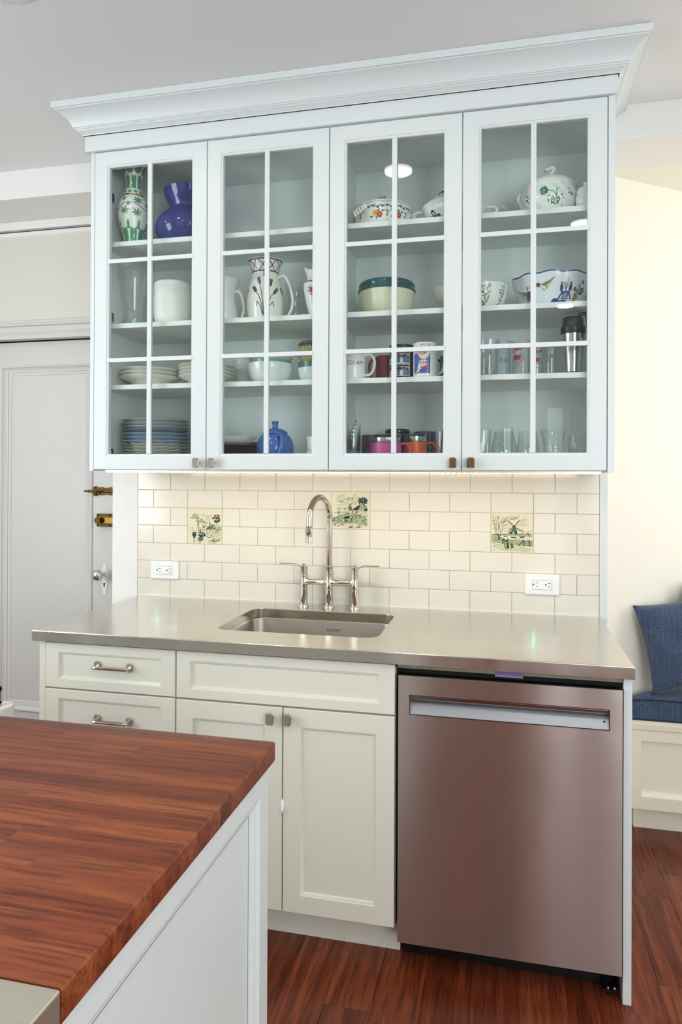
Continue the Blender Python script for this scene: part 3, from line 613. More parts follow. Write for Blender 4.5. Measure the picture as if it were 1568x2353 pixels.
# ================================================================== CABINETS
def shaker(x0, x1, z0, z1, y, rx, rz, t=0.02):
    """frame of a cabinet front with a moulded inner edge; the flat field comes separately"""
    g = G(); a, b, c, d = x0+rx, x1-rx, z0+rz, z1-rz
    O = [(x0, z0), (x1, z0), (x1, z1), (x0, z1)]; I = [(a, c), (b, c), (b, d), (a, d)]
    prof = [(0, 0), (0.001, 0.0025), (0.005, 0.0040), (0.0095, 0.0090)]
    rings = [[(p[0], y+t, p[1]) for p in O], [(p[0], y+0.0015, p[1]) for p in O],
             [(x0+0.0015, y, z0+0.0015), (x1-0.0015, y, z0+0.0015), (x1-0.0015, y, z1-0.0015), (x0+0.0015, y, z1-0.0015)]]
    for e, h in prof: rings.append([(a+e, y+h, c+e), (b-e, y+h, c+e), (b-e, y+h, d-e), (a+e, y+h, d-e)])
    rings.append([(a+0.0095, y+t, c+0.0095), (b-0.0095, y+t, c+0.0095), (b-0.0095, y+t, d-0.0095), (a+0.0095, y+t, d-0.0095)])
    n = len(rings)
    for k in range(n): 
        A, B = rings[k], rings[(k+1) % n]
        g.add(A+B, [(i, (i+1) % 4, 4+(i+1) % 4, 4+i) for i in range(4)])
    return g, (a+0.0095, b-0.0095, c+0.0095, d-0.0095)
def front(name, x0, x1, z0, z1, y, rx, rz, parent, mat=None):
    g, (a, b, c, d) = shaker(x0, x1, z0, z1, y, rx, rz)
    f = obj(name, g, mat or WHITE, parent, smooth=30)
    obj('panel', G().box(a, b, y+0.009, y+0.018, c, d), mat or WHITE, f)
    return f
def octo(w, h, c):
    return [(-w+c, -h), (w-c, -h), (w, -h+c), (w, h-c), (w-c, h), (-w+c, h), (-w, h-c), (-w, -h+c)]
def knob(x, y, z, parent, w=0.0125, h=0.0178):
    g = G().tube([(x, y, z), (x, y-0.004, z)], [0.0085, 0.0075], 16).tube([(x, y-0.004, z), (x, y-0.017, z)], [0.0045, 0.0052], 16)
    g.prism([(x+p*0.85, z+q*0.85) for p, q in octo(w, h, 0.005)], 1, y-0.0155, y-0.0185)
    g.prism([(x+p, z+q) for p, q in octo(w, h, 0.005)], 1, y-0.0185, y-0.0245)
    g.prism([(x+p*0.8, z+q*0.86) for p, q in octo(w, h, 0.0045)], 1, y-0.0245, y-0.0262)
    return obj('knob', g, NICKEL, parent, bev=0.0006, seg=1)
def pull(x0, x1, y, z, parent):
    g = G()
    for x in (x0+0.006, x1-0.006):
        g.prism([(x+p, z+q) for p, q in octo(0.0115, 0.0135, 0.005)], 1, y, y-0.004)
        g.prism([(x+p*.75, z+q*.75) for p, q in octo(0.0115, 0.0135, 0.005)], 1, y-0.004, y-0.009)
        g.tube([(x, y-0.008, z), (x, y-0.026, z)], 0.0052, 8)
    g.tube(spline([(x0+0.006, y-0.022, z), (x0+0.008, y-0.0275, z), (x0+0.016, y-0.029, z), (x1-0.016, y-0.029, z), (x1-0.008, y-0.0275, z), (x1-0.006, y-0.022, z)], 4), 0.0055, 8)
    return obj('pull_handle', g, NICKEL, parent, smooth=35)

YF = -0.669; YBX = YF+0.021
# --- drawer cabinet
t = thing('drawer_cabinet', 'white drawer cabinet with shaker fronts and nickel pulls under the worktop', 'cabinet', (0.14, -0.33, ZF))
obj('carcass', G().box(-0.0845, 0.382, YBX, -0.02, 0.10, 0.862), WARMLIT, t)
obj('end_panel', G().box(-0.107, -0.0850, YF+0.004, -0.005, ZF, 0.877), WARMLIT, t, bev=0.001)
obj('toe_kick', G().box(-0.0845, 0.382, -0.585, -0.567, ZF, 0.10), WARMLIT, t)
for z0, z1, zp in ((0.727, 0.873, 0.806), (0.549, 0.722, 0.634), (0.331, 0.544, 0.437), (0.109, 0.326, 0.217)):
    d = front('drawer', -0.082, 0.3795, z0, z1, YF, 0.048, 0.029, t, WARMLIT)
    pull(0.099, 0.225, YF+0.009, zp, d)
# --- sink cabinet
t = thing('sink_cabinet', 'white sink cabinet with false front above two shaker doors', 'cabinet', (0.73, -0.33, ZF))
g = G().box(0.384, 0.400, YBX, -0.02, 0.10, 0.862).box(1.058, 1.0755, YBX, -0.02, 0.10, 0.862).box(0.400, 1.058, YBX, -0.02, 0.10, 0.118).box(0.400, 1.058, -0.036, -0.02, 0.118, 0.862).box(0.400, 1.058, YBX, YBX+0.018, 0.70, 0.862)
obj('carcass', g, WARMLIT, t)
obj('toe_kick', G().box(0.384, 1.081, -0.585, -0.567, ZF, 0.10), WARMLIT, t)
front('false_front', 0.3845, 1.0745, 0.727, 0.873, YF, 0.046, 0.029, t, WARMLIT)
d1 = front('door', 0.3845, 0.7315, 0.109, 0.721, YF, 0.055, 0.054, t, WARMLIT); knob(0.699, YF, 0.691, d1)
d2 = front('door', 0.7355, 1.0745, 0.109, 0.721, YF, 0.055, 0.054, t, WARMLIT); knob(0.754, YF, 0.693, d2)
g = G().tube(spline([(0.7325, YF+0.018, 0.445), (0.7335, YF+0.002, 0.438), (0.7345, YF-0.003, 0.424), (0.7325, YF-0.003, 0.410), (0.7335, YF+0.012, 0.400)], 5), [0.002+0.003*math.sin(PI*i/20) for i in range(21)], 8)
tag(obj('cord_end', g, pm('white_cord', '#f4f4f4', 0.8), smooth=40), 'white cord end poking out between the two sink cabinet doors', 'cord')
# --- right-hand end panel
tag(obj('end_panel', G().box(1.7005, 1.7225, YF+0.006, -0.004, ZF, 0.8775), WHITE, bev=0.001), 'white end panel standing beside the steel dishwasher', 'panel')
# --- dishwasher
t = thing('dishwasher', 'stainless steel dishwasher with pocket handle under the worktop', 'dishwasher', (1.39, -0.33, ZF))
obj('tub', G().box(1.089, 1.692, -0.645, -0.03, 0.075, 0.846), BLACK, t)
obj('toe_kick', G().box(1.089, 1.692, -0.590, -0.560, ZF+0.002, 0.074), BLACK, t)
yd, hx0, hx1, hz0, hz1 = -0.6745, 1.120, 1.662, 0.7365, 0.789
x0, x1, z0, z1 = 1.0855, 1.6965, 0.074, 0.8455
g = G(); P = lambda x, y, z: (x, y, z)
xs = [x0, hx0, hx1, x1]; zs = [z0, hz0, hz1, z1]
for i in range(3):
    for j in range(3):
        if i == 1 and j == 1: continue
        g.add([(xs[i], yd, zs[j]), (xs[i+1], yd, zs[j]), (xs[i+1], yd, zs[j+1]), (xs[i], yd, zs[j+1])], [(0, 1, 2, 3)])
O = [(x0, z0), (x1, z0), (x1, z1), (x0, z1)]
for (a, b), (c, d) in zip(O, O[1:]+O[:1]): g.add([(a, yd, b), (c, yd, d), (c, yd+0.028, d), (a, yd+0.028, b)], [(0, 1, 2, 3)])
obj('door', g, DWST, t)
obj('door_top', G().box(x0+0.002, x1-0.002, yd+0.004, yd+0.028, z1-0.004, z1+0.0006), pm('gloss_black', '#131414', 0.12), t)
PALE = steel('handle_steel', '#9da1a6', 0.38, 0.0, (1, 0, 0), 0)
g = G().add([(hx0, yd, hz0), (hx1, yd, hz0), (hx1, yd+0.024, hz0+0.034), (hx0, yd+0.024, hz0+0.034)], [(0, 1, 2, 3)])
g.add([(hx0, yd+0.024, hz0+0.034), (hx1, yd+0.024, hz0+0.034), (hx1, yd+0.024, hz1), (hx0, yd+0.024, hz1)], [(0, 1, 2, 3)])
g.add([(hx0, yd, hz1), (hx1, yd, hz1), (hx1, yd+0.024, hz1), (hx0, yd+0.024, hz1)], [(0, 1, 2, 3)])
for x in (hx0, hx1): g.add([(x, yd, hz0), (x, yd, hz1), (x, yd+0.024, hz1), (x, yd+0.024, hz0+0.034)], [(0, 1, 2, 3)])
hp = obj('handle_pocket', g, PALE, t)
g = G(); e = 0.0025
for a, b, c, d in ((hx0-e, hx1+e, hz1, hz1+e), (hx0-e, hx1+e, hz0-e, hz0), (hx0-e, hx0, hz0, hz1), (hx1, hx1+e, hz0, hz1)): g.box(a, b, yd-0.0012, yd+0.001, c, d)
obj('handle_rim', g, pm('dark_rim', '#6b6a68', 0.25, 1.0), t)
obj('handle_lip', G().box(hx0+0.001, hx1-0.001, yd+0.001, yd+0.012, hz1-0.0085, hz1-0.0005), pm('lip_steel', '#8c7468', 0.2, 1.0), t, bev=0.001)
obj('drain_hole', G().tube([(hx1-0.011, yd+0.0115, hz0+0.0175), (hx1-0.011, yd+0.0105, hz0+0.018)], 0.0028, 14), pm('hole_black', '#030303', 0.9), t)
obj('insulation', G().box(1.080, 1.699, -0.648, -0.60, 0.8475, 0.8615), RUBBER, t)
obj('insulation_tape', G().box(1.080, 1.699, -0.654, -0.61, 0.8615, 0.8785), pm('foil_tape', '#8d8672', 0.55, 0.3, var=0.25, scale=40), t)
st = obj('sticker', G().box(1.359, 1.436, -0.6562, -0.6545, 0.8545, 0.8775), pm('purple_label', '#8d78a8', 0.5), t, bev=0.0004, seg=1)
st['label'] = 'purple warning sticker with small print'
g = G()
for s, z in (('PRODUCT INSULATION: DO NOT REMOVE', 0.8680), ('ISOLANT DU PRODUIT: NE PAS RETIRER', 0.8630)): text_on(g, s, 0.0050, lambda a, b, z=z: (1.3975+a, -0.65665, z+b), 0.78)
obj('print', g, pm('print_purple', '#20153a', 0.6), st)
g = G().box(1.655, 1.690, -0.648, -0.59, 0.010, 0.018).tube([(1.672, -0.622, ZF), (1.672, -0.622, 0.012)], 0.011, 12)
obj('levelling_foot', g, BLACK, t)
for x in (1.665, 1.682): obj('screw', G().sphere((x, -0.647, 0.021), 0.004, 10, 6), CHROME, t, smooth=40)

# --- steel worktop with the sink opening
def rrect(x0, x1, y0, y1, r, n=6):
    out = []
    for cx, cy, a in ((x1-r, y0+r, -PI/2), (x1-r, y1-r, 0), (x0+r, y1-r, PI/2), (x0+r, y0+r, PI)):
        for i in range(n+1): out.append((cx+r*math.cos(a+PI/2*i/n), cy+r*math.sin(a+PI/2*i/n)))
    return out
wx0, wx1, wy0, wy1, wz0, wz1 = -0.119, 1.7255, -0.6885, -0.0008, 0.880, 0.914
sx0, sx1, sy0, sy1, sr = 0.449, 0.995, -0.527, -0.137, 0.045
bm = bmesh.new()
hole = rrect(sx0, sx1, sy0, sy1, sr)
def plate(z, flip):
    o = [bm.verts.new((x, y, z)) for x, y in ((wx0, wy0), (wx1, wy0), (wx1, wy1), (wx0, wy1))]
    h = [bm.verts.new((x, y, z)) for x, y in hole]
    es = [bm.edges.new((o[i], o[(i+1) % 4])) for i in range(4)]+[bm.edges.new((h[i], h[(i+1) % len(h)])) for i in range(len(h))]
    bmesh.ops.triangle_fill(bm, use_beauty=True, use_dissolve=False, edges=es)
    return o, h
oT, hT = plate(wz1, 0); oB, hB = plate(wz0, 1)
for A, B in ((oT, oB), (hT, hB)):
    n = len(A)
    for i in range(n): bm.faces.new((A[i], A[(i+1) % n], B[(i+1) % n], B[i]))
bmesh.ops.recalc_face_normals(bm, faces=bm.faces)
rim = [e for e in bm.edges if len(e.link_faces) == 2 and e.calc_face_angle(0) > 0.9 and abs(e.verts[0].co.z-wz1) < 1e-5 and abs(e.verts[1].co.z-wz1) < 1e-5]
bmesh.ops.bevel(bm, geom=rim, offset=0.0025, segments=3, affect='EDGES', profile=0.5)
me = bpy.data.meshes.new('worktop'); bm.to_mesh(me); bm.free(); me.materials.append(STEEL)
wt = bpy.data.objects.new('worktop', me); COL.objects.link(wt); ORG[wt] = Vector((0, 0, 0))
tag(wt, 'long stainless steel worktop with smudged surface and undermounted sink opening', 'worktop')
t = thing('sink', 'rectangular brushed steel sink set under the worktop', 'sink', (0.722, -0.332, 0.68))
g = G(); rings = []
for e, z, r in ((-0.014, 0.8795, 0.055), (-0.002, 0.8795, 0.047), (0.001, 0.874, 0.045), (0.004, 0.72, 0.045), (0.012, 0.695, 0.05), (0.035, 0.684, 0.06)):
    rings.append([(x, y, z) for x, y in rrect(sx0+e, sx1-e, sy0+e, sy1-e, r)])
n = len(rings[0])
for A, B in zip(rings[:-1], rings[1:]): g.add(A+B, [(i, (i+1) % n, n+(i+1) % n, n+i) for i in range(n)])
g.add(rings[-1], [tuple(range(n))])
obj('bowl', g, SINKST, t, smooth=60)
obj('drain', G().lathe([(0, 0.001), (0.02, 0.0005), (0.03, 0.003), (0.043, 0.0035), (0.045, 0.0)], (0.722, -0.33, 0.6845), 28), CHROME, t, smooth=40)
g = text_on(G(), 'ELKAY', 0.0135, lambda a, b: (0.762+a*1.35, sy1-0.0045, 0.845+b))
obj('stamp', g, pm('stamp_steel', '#a79f92', 0.35, 1.0), t)

# --- bridge faucet
t = thing('faucet', 'polished nickel bridge faucet with arched spout and two lever handles', 'faucet', (0.726, -0.065, 0.914))
fx, fy = 0.726, -0.065; ringp = lambda z, r, h=0.004: [(r*0.92, z-h), (r, z-h*0.6), (r, z+h*0.6), (r*0.92, z+h)]
def column(x, y, prof): return G().lathe([(0, prof[0][1])]+prof+[(0, prof[-1][1])], (x, y, 0.914), 28)
base = [(0.0205, 0.0), (0.0205, 0.004), (0.0185, 0.009), (0.0145, 0.011), (0.0145, 0.066), (0.0160, 0.068), (0.0160, 0.073), (0.0145, 0.075)]
obj('body', column(fx, fy, base+[(0.0148, 0.082), (0.0148, 0.122), (0.0166, 0.124), (0.0166, 0.129), (0.0150, 0.131), (0.0150, 0.151), (0.0172, 0.153), (0.0172, 0.158), (0.0135, 0.160), (0.0125, 0.162)]), NICKEL, t, smooth=35)
for s in (-1, 1):
    x = fx+s*0.1015
    obj('valve', column(x, fy, base+[(0.0150, 0.085), (0.0150, 0.116), (0.0165, 0.118), (0.0165, 0.122), (0.0142, 0.124), (0.0142, 0.150), (0.0162, 0.152), (0.0162, 0.157), (0.008, 0.159), (0.006, 0.160), (0.006, 0.1655)]), NICKEL, t, smooth=35)
    obj('bridge_pipe', G().tube([(x-s*0.010, fy, 1.013), (x-s*0.0165, fy, 1.0125), (x-s*0.022, fy, 1.012), (fx+s*0.022, fy, 1.012), (fx+s*0.016, fy, 1.0125), (fx+s*0.010, fy, 1.013)], [0.017, 0.015, 0.0102, 0.0102, 0.015, 0.017], 18), NICKEL, t, smooth=40)
    lev = obj('lever', G().tube(spline([(x+s*0.004, fy, 1.070), (x+s*0.016, fy, 1.0705), (x+s*0.026, fy-0.001, 1.074), (x+s*0.034, fy-0.002, 1.0785), (x+s*0.060, fy-0.004, 1.0795), (x+s*0.096, fy-0.006, 1.0800)], 5), [0.0062]*6+[0.0052]*20, 12, flat=0.42), NICKEL, t, smooth=40)
th = math.radians(12); rr = 0.085; dx, dy = -math.sin(th), -math.cos(th)
pts = [(fx, fy, 1.070), (fx, fy, 1.15), (fx, fy, 1.225)]+[(fx+dx*(rr-rr*math.cos(a)), fy+dy*(rr-rr*math.cos(a)), 1.2555+rr*math.sin(a)) for a in np.linspace(0, PI, 25)]
ex, ey = fx+dx*2*rr, fy+dy*2*rr
pts += [(ex, ey, 1.236)]
obj('spout', G().tube(pts, 0.0118, 20), NICKEL, t, smooth=60)
sh = obj('spray_head', G().lathe([(0, 0.0), (0.0135, 0.0), (0.0140, 0.003), (0.0132, 0.006), (0.0130, 0.052), (0.0140, 0.054), (0.0140, 0.058), (0.0125, 0.060), (0, 0.060)], (ex, ey, 1.178), 26), NICKEL, t, smooth=35)
obj('spray_button', G().tube([(ex-0.006, ey-0.011, 1.221), (ex-0.009, ey-0.0165, 1.221)], [0.005, 0.0042], 14), NICKEL, sh, smooth=40)

# --- sockets on the tiles
def outlet(x0, x1, z0, z1, label):
    t = thing('wall_socket', label, 'socket', ((x0+x1)/2, 0.0, z0))
    pw = pm('socket_white', '#f5f5f4', 0.35, var=0.0); xc, zc = (x0+x1)/2, (z0+z1)/2
    obj('cover_plate', G().box(x0, x1, -0.0075, -0.0006, z0, z1), pw, t, bev=0.0025)
    obj('socket_gap', G().box(xc-0.0355, xc+0.0345, -0.0080, -0.0072, zc-0.0185, zc+0.0165), pm('gap_grey', '#8c8b88', 0.6), t)
    f = obj('socket_face', G().box(xc-0.0345, xc+0.0335, -0.0094, -0.0076, zc-0.0175, zc+0.0155), pw, t, bev=0.0012)
    SB = pm('slot_black', '#0a0a0a', 0.8)
    for s in (-1, 1):
        cx = xc+s*0.022-0.001
        obj('ground_hole', G().tube([(cx-0.0085, -0.0090, zc), (cx-0.0085, -0.0097, zc)], 0.0028, 14), SB, f)
        for zz, w in ((0.0062, 0.0044), (-0.0072, 0.0036)): obj('slot', G().box(cx-w+0.0035, cx+w+0.0035, -0.0097, -0.0090, zc+zz-0.0009, zc+zz+0.0009), SB, f)
    for cx in (xc-0.0045, xc+0.0045): obj('test_button', G().box(cx-0.0035, cx+0.0035, -0.0102, -0.0092, zc-0.008, zc+0.007), pw, f, bev=0.0005, seg=1)
    obj('pilot_lamp', G().sphere((xc-0.0310, -0.0094, zc-0.0135), 0.0014, 10, 6), emat('green_led', (0.12, 1.0, 0.3), 130.0), f)
outlet(-0.061, 0.066, 0.989, 1.063, 'white double wall socket by the tile field edge near the old door')
outlet(1.459, 1.581, 0.987, 1.062, 'white double wall socket below the windmill picture tile')

# ================================================================== GLAZED WALL CABINETS
ZB, ZTOP, YU = 1.440, 2.611, -0.380
E_ = [-0.0955, 0.3515, 0.7990, 1.2465, 1.6945]
def glazed_door(x0, x1, parent, knobx, lead_label=None):
    x0 += 0.0016; x1 -= 0.0016; z0, z1 = ZB+0.002, ZTOP-0.002
    fr = 0.0535; a, b, c, d = x0+fr, x1-fr, z0+fr-0.002, z1-fr
    g = G(); O = lambda e, y: [(x0+e, y, z0+e), (x1-e, y, z0+e), (x1-e, y, z1-e), (x0+e, y, z1-e)]
    I = lambda e, y: [(a+e, y, c+e), (b-e, y, c+e), (b-e, y, d-e), (a+e, y, d-e)]
    rings = [O(0, YU+0.021), O(0, YU+0.0015), O(0.0015, YU), I(-0.0035, YU), I(-0.003, YU+0.002), I(0.0025, YU+0.0025), I(0.005, YU+0.005), I(0.005, YU+0.021)]
    n = len(rings)
    for k in range(n):
        A, B = rings[k], rings[(k+1) % n]; g.add(A+B, [(i, (i+1) % 4, 4+(i+1) % 4, 4+i) for i in range(4)])
    f = obj('door', g, WHITE, parent, smooth=30)
    a += 0.005; b -= 0.005; c += 0.005; d -= 0.005; xm = (a+b)/2; mw = 0.0085
    obj('muntin', G().box(xm-mw, xm+mw, YU-0.0005, YU+0.011, c, d), WHITE, f, bev=0.0015)
    zm = (1.842, 2.205)
    for z in zm: obj('muntin', G().box(a-0.004, xm-mw+0.001, YU-0.0005, YU+0.010, z-0.0075, z+0.0075).box(xm+mw-0.001, b+0.004, YU-0.0005, YU+0.010, z-0.0075, z+0.0075), WHITE, f, bev=0.0012)
    zz = [c]+list(zm)+[d]
    for i in range(3):
        for p, q in ((a, xm), (xm, b)): obj('pane', G().box(p+0.0003, q-0.0003, YU+0.0115, YU+0.0145, zz[i]+0.0003, zz[i+1]-0.0003), PANE, f)
    knob(knobx, YU, 1.4655, f)
    return f
SHELF = (2.290, 1.985, 1.757); FLOORZ = 1.459
def glazed_unit(x0, x1, label, filler):
    t = thing('glass_cabinet', label, 'cabinet', ((x0+x1)/2, -0.19, ZB))
    w = 0.016; yb = -0.003; yfr = YU+0.0225
    g = G().box(x0, x0+w, yfr, yb, ZB+0.002, ZTOP).box(x1-w, x1, yfr, yb, ZB+0.002, ZTOP).box(x0+w, x1-w, yfr, yb, ZB+0.002, FLOORZ).box(x0+w, x1-w, yfr, yb, ZTOP-0.010, ZTOP).box(x0+w, x1-w, yb-0.008, yb, FLOORZ, ZTOP-0.010)
    obj('carcass', g, INSIDE, t)
    for z in SHELF: obj('shelf', G().box(x0+w+0.001, x1-w-0.001, -0.340, yb-0.009, z-0.018, z), INSIDE, t, bev=0.0008, seg=1)
    obj('side_filler', G().box(*filler, YU+0.002, -0.003, ZB-0.003, ZTOP), WHITE, t)
    return t
ca = glazed_unit(-0.0955, 0.7985, 'white glass-fronted wall cabinet holding the vases, plates and blue teapot', (-0.111, -0.0965))
cb = glazed_unit(0.7995, 1.6945, 'white glass-fronted wall cabinet holding the mugs, tumblers and drinking glasses', (1.6955, 1.7160))
glazed_door(E_[0], E_[1], ca, 0.3225); glazed_door(E_[1], E_[2], ca, 0.3805); glazed_door(E_[2], E_[3], cb, 1.2195); glazed_door(E_[3], E_[4], cb, 1.2775)
for z in (2.475, 2.022, 1.505):
    obj('hinge', G().box(-0.079, -0.064, -0.352, -0.30, z-0.012, z+0.012).box(-0.079, -0.070, -0.30, -0.285, z-0.016, z+0.016), pm('hinge_metal', '#6d7476', 0.25, 1.0), ca, bev=0.001)
# frieze and crown
t = thing('cornice', 'white frieze and deep crown moulding above the glass cabinets', 'moulding', (0.8, -0.2, ZTOP))
obj('frieze', G().box(-0.1285, 1.7215, -0.3925, -0.0002, ZTOP+0.0005, 2.668), WHITE, t, bev=0.0012)
prof = [(0.004, 2.6685), (0.006, 2.672), (0.010, 2.674), (0.014, 2.6785), (0.0195, 2.6815), (0.0215, 2.6850), (0.0255, 2.6855), (0.0265, 2.6885), (0.030, 2.6905), (0.034, 2.699), (0.0405, 2.7105), (0.050, 2.7215), (0.060, 2.7300), (0.069, 2.7355), (0.0765, 2.7385), (0.0775, 2.7415), (0.0835, 2.7420), (0.0845, 2.7445), (0.0845, 2.7640), (0.0, 2.7640)]
cx0, cx1, cyf = -0.1285, 1.7215, -0.3925
g = G(); lines = [[(cx0-p, -0.0002, z), (cx0-p, cyf-p, z), (cx1+p, cyf-p, z), (cx1+p, -0.0002, z)] for p, z in prof]
for A, B in zip(lines[:-1], lines[1:]): g.add(A+B, [(i, i+1, 5+i, 4+i) for i in range(3)])
g.add(lines[-1], [(0, 1, 2, 3)])
for k in (0, 3): g.add([l[k] for l in lines]+[(lines[0][k][0]*0+ (cx0 if k == 0 else cx1), -0.0002, 2.6685), ], [tuple(range(len(lines)+1))])
obj('crown', g, WHITE, t, smooth=28)
# led strip below
t = thing('led_strip', 'warm glowing led strip under the front edge of the glass cabinets', 'light strip', (0.8, -0.355, ZB))
obj('channel', G().box(-0.05, 1.678, -0.372, -0.357, ZB-0.0065, ZB-0.0005), pm('alu_channel', '#c9c2b4', 0.35, 1.0), t)
LEDM = emat('warm_led', (1.0, 0.80, 0.50), 26.0)
nt = LEDM.node_tree; wv = nt.nodes.new('ShaderNodeTexWave'); wv.inputs['Scale'].default_value = 17.5; tcx = nt.nodes.new('ShaderNodeTexCoord'); nt.links.new(tcx.outputs['Object'], wv.inputs['Vector'])
mrx = nt.nodes.new('ShaderNodeMapRange'); mrx.inputs['To Min'].default_value = 4.0; mrx.inputs['To Max'].default_value = 34.0; nt.links.new(wv.outputs['Fac'], mrx.inputs['Value']); nt.links.new(mrx.outputs[0], nt.nodes['Principled BSDF'].inputs['Emission Strength'])
obj('diffuser', G().box(-0.045, 1.674, -0.3735, -0.3585, ZB-0.0085, ZB-0.0062), LEDM, t, bev=0.0008, seg=1)
for x in (0.20, 0.70, 1.20, 1.55):
    d = bpy.data.lights.new('led_glow', 'AREA'); d.shape = 'RECTANGLE'; d.size = 0.50 if x < 1.5 else 0.24; d.size_y = 0.012; d.energy = 0.8*d.size/0.5; d.color = (1.0, 0.83, 0.60)
    o = bpy.data.objects.new('led_glow', d); COL.objects.link(o); o.parent = t; o.location = Vector((x, -0.362, ZB-0.010))-ORG[t]; o.rotation_euler = (math.radians(24), 0, 0)

# ================================================================== ISLAND
t = thing('island', 'kitchen island with dark mahogany butcher-block top and white panelled end', 'island', (-0.1, -1.9, ZF))
ix1, iyf, iyb = 0.9585, -1.415, -2.083
obj('body', G().box(-1.25, 0.930, -2.62, -1.455, ZF, 0.872), WHITE, t)
# panelled end facing the aisle
g = G().box(0.930, 0.950, -1.478, -1.433, ZF, 0.872).box(0.930, 0.950, -2.62, -2.54, ZF, 0.872).box(0.930, 0.950, -2.54, -1.478, 0.832, 0.872).box(0.930, 0.950, -2.54, -1.478, ZF, 0.10)
obj('end_frame', g, WHITE, t, bev=0.001)
g = G()
for d0, h0, d1, h1 in ((0, 0.950, 0.004, 0.944), (0.004, 0.944, 0.012, 0.944), (0.012, 0.944, 0.016, 0.936), (0.016, 0.936, 0.024, 0.936)):
    R0 = [(h0, -2.54+d0, 0.10+d0), (h0, -1.478-d0, 0.10+d0), (h0, -1.478-d0, 0.832-d0), (h0, -2.54+d0, 0.832-d0)]
    R1 = [(h1, -2.54+d1, 0.10+d1), (h1, -1.478-d1, 0.10+d1), (h1, -1.478-d1, 0.832-d1), (h1, -2.54+d1, 0.832-d1)]
    g.add(R0+R1, [(i, (i+1) % 4, 4+(i+1) % 4, 4+i) for i in range(4)])
obj('end_moulding', g, WHITE, t, smooth=20)
obj('end_panel', G().box(0.926, 0.936, -2.52, -1.50, 0.12, 0.812), WHITE, t)
bt = obj('butcher_block', G().box(-1.28, ix1-0.01, iyb+0.002, iyf-0.01, 0.8725, 0.876), BLOCKW, t)
rb = random.Random(11); y = iyf; rows = []
while y > iyb+0.03:
    w = rb.uniform(0.038, 0.050)
    if y-w < iyb+0.03: w = y-iyb
    rows.append((y-w, y)); y -= w
for ri, (ya, yb_) in enumerate(rows):
    xs = [ix1]; x = ix1-rb.uniform(0.12, 0.6)
    while x > -1.28+0.15: xs.append(x); x -= rb.uniform(0.3, 0.75)
    xs.append(-1.28)
    for xb2, xa2 in zip(xs[:-1], xs[1:]):
        bm = bmesh.new(); gg = G().box(xa2, xb2, ya, yb_, 0.876, 0.914)
        vs = [bm.verts.new(p) for p in gg.v]; [bm.faces.new([vs[i] for i in f]) for f in gg.f]
        def outer(e):
            p, q = e.verts[0].co, e.verts[1].co
            right = xb2 == ix1 and abs(p.x-ix1) < 1e-6 and abs(q.x-ix1) < 1e-6
            far = ri == 0 and abs(p.y-iyf) < 1e-6 and abs(q.y-iyf) < 1e-6
            horiz = abs(p.z-q.z) < 1e-6 
            if right and far: return True
            if right: return horiz
            if far: return horiz
            return False
        es = [e for e in bm.edges if outer(e)]
        if es: bmesh.ops.bevel(bm, geom=es, offset=0.0045, segments=3, affect='EDGES', profile=0.5)
        G2 = G(); bm.verts.index_update(); G2.v = [tuple(v.co) for v in bm.verts]; G2.f = [tuple(v.index for v in f.verts) for f in bm.faces]; G2.m = [0]*len(G2.f); bm.free()
        obj('stave', G2, BLOCKW, bt, smooth=50 if es else None)
mt = obj('steel_top', G().box(-1.28, ix1, -2.62, iyb-0.0012, 0.8725, 0.9145), PALEST, t, bev=0.004, seg=3); mt['label'] = 'pale steel top section beside the butcher block'
obj('side_strip', G().box(0.930, 0.9505, -2.62, -1.433, 0.8722, 0.8726), WHITE, t)

# ================================================================== NOOK BENCH
t = thing('window_bench', 'cream panelled bench in the breakfast nook', 'bench', (2.4, 0.5, ZF))
CRW = pm('bench_paint', '#efe9d6', 0.4, var=0.01)
bx0, bx1, byf = 1.872, 3.15, 0.323
poly = [(bx0, byf+0.02), (bx1, byf+0.02), (bx1, nk(bx1)-0.03), (bx0+0.04, nk(bx0+0.04)-0.03)]
obj('body', G().prism(poly, 2, 0.093, 0.432), CRW, t)
obj('seat_board', G().prism([(bx0, byf-0.004), (bx1, byf-0.004), (bx1, nk(bx1)-0.03), (bx0+0.04, nk(bx0+0.04)-0.03)], 2, 0.432, 0.449), CRW, t, bev=0.002)
obj('plinth', G().box(bx0+0.03, bx1, 0.383, 0.40, ZF, 0.093), CRW, t)
g = G().box(bx0, bx1, byf, byf+0.02, 0.366, 0.432).box(bx0, bx1, byf, byf+0.02, 0.093, 0.143).box(bx0, bx0+0.05, byf, byf+0.02, 0.143, 0.366).box(2.42, 2.50, byf, byf+0.02, 0.143, 0.366).box(3.10, bx1, byf, byf+0.02, 0.143, 0.366)
g.prism([(byf, 0.408), (byf-0.008, 0.414), (byf-0.010, 0.432), (byf, 0.432)], 0, bx0, bx1)
g.prism([(byf, 0.143), (byf+0.012, 0.155), (byf+0.02, 0.155), (byf+0.02, 0.143)], 0, bx0+0.05, bx1)
obj('front_frame', g, CRW, t)
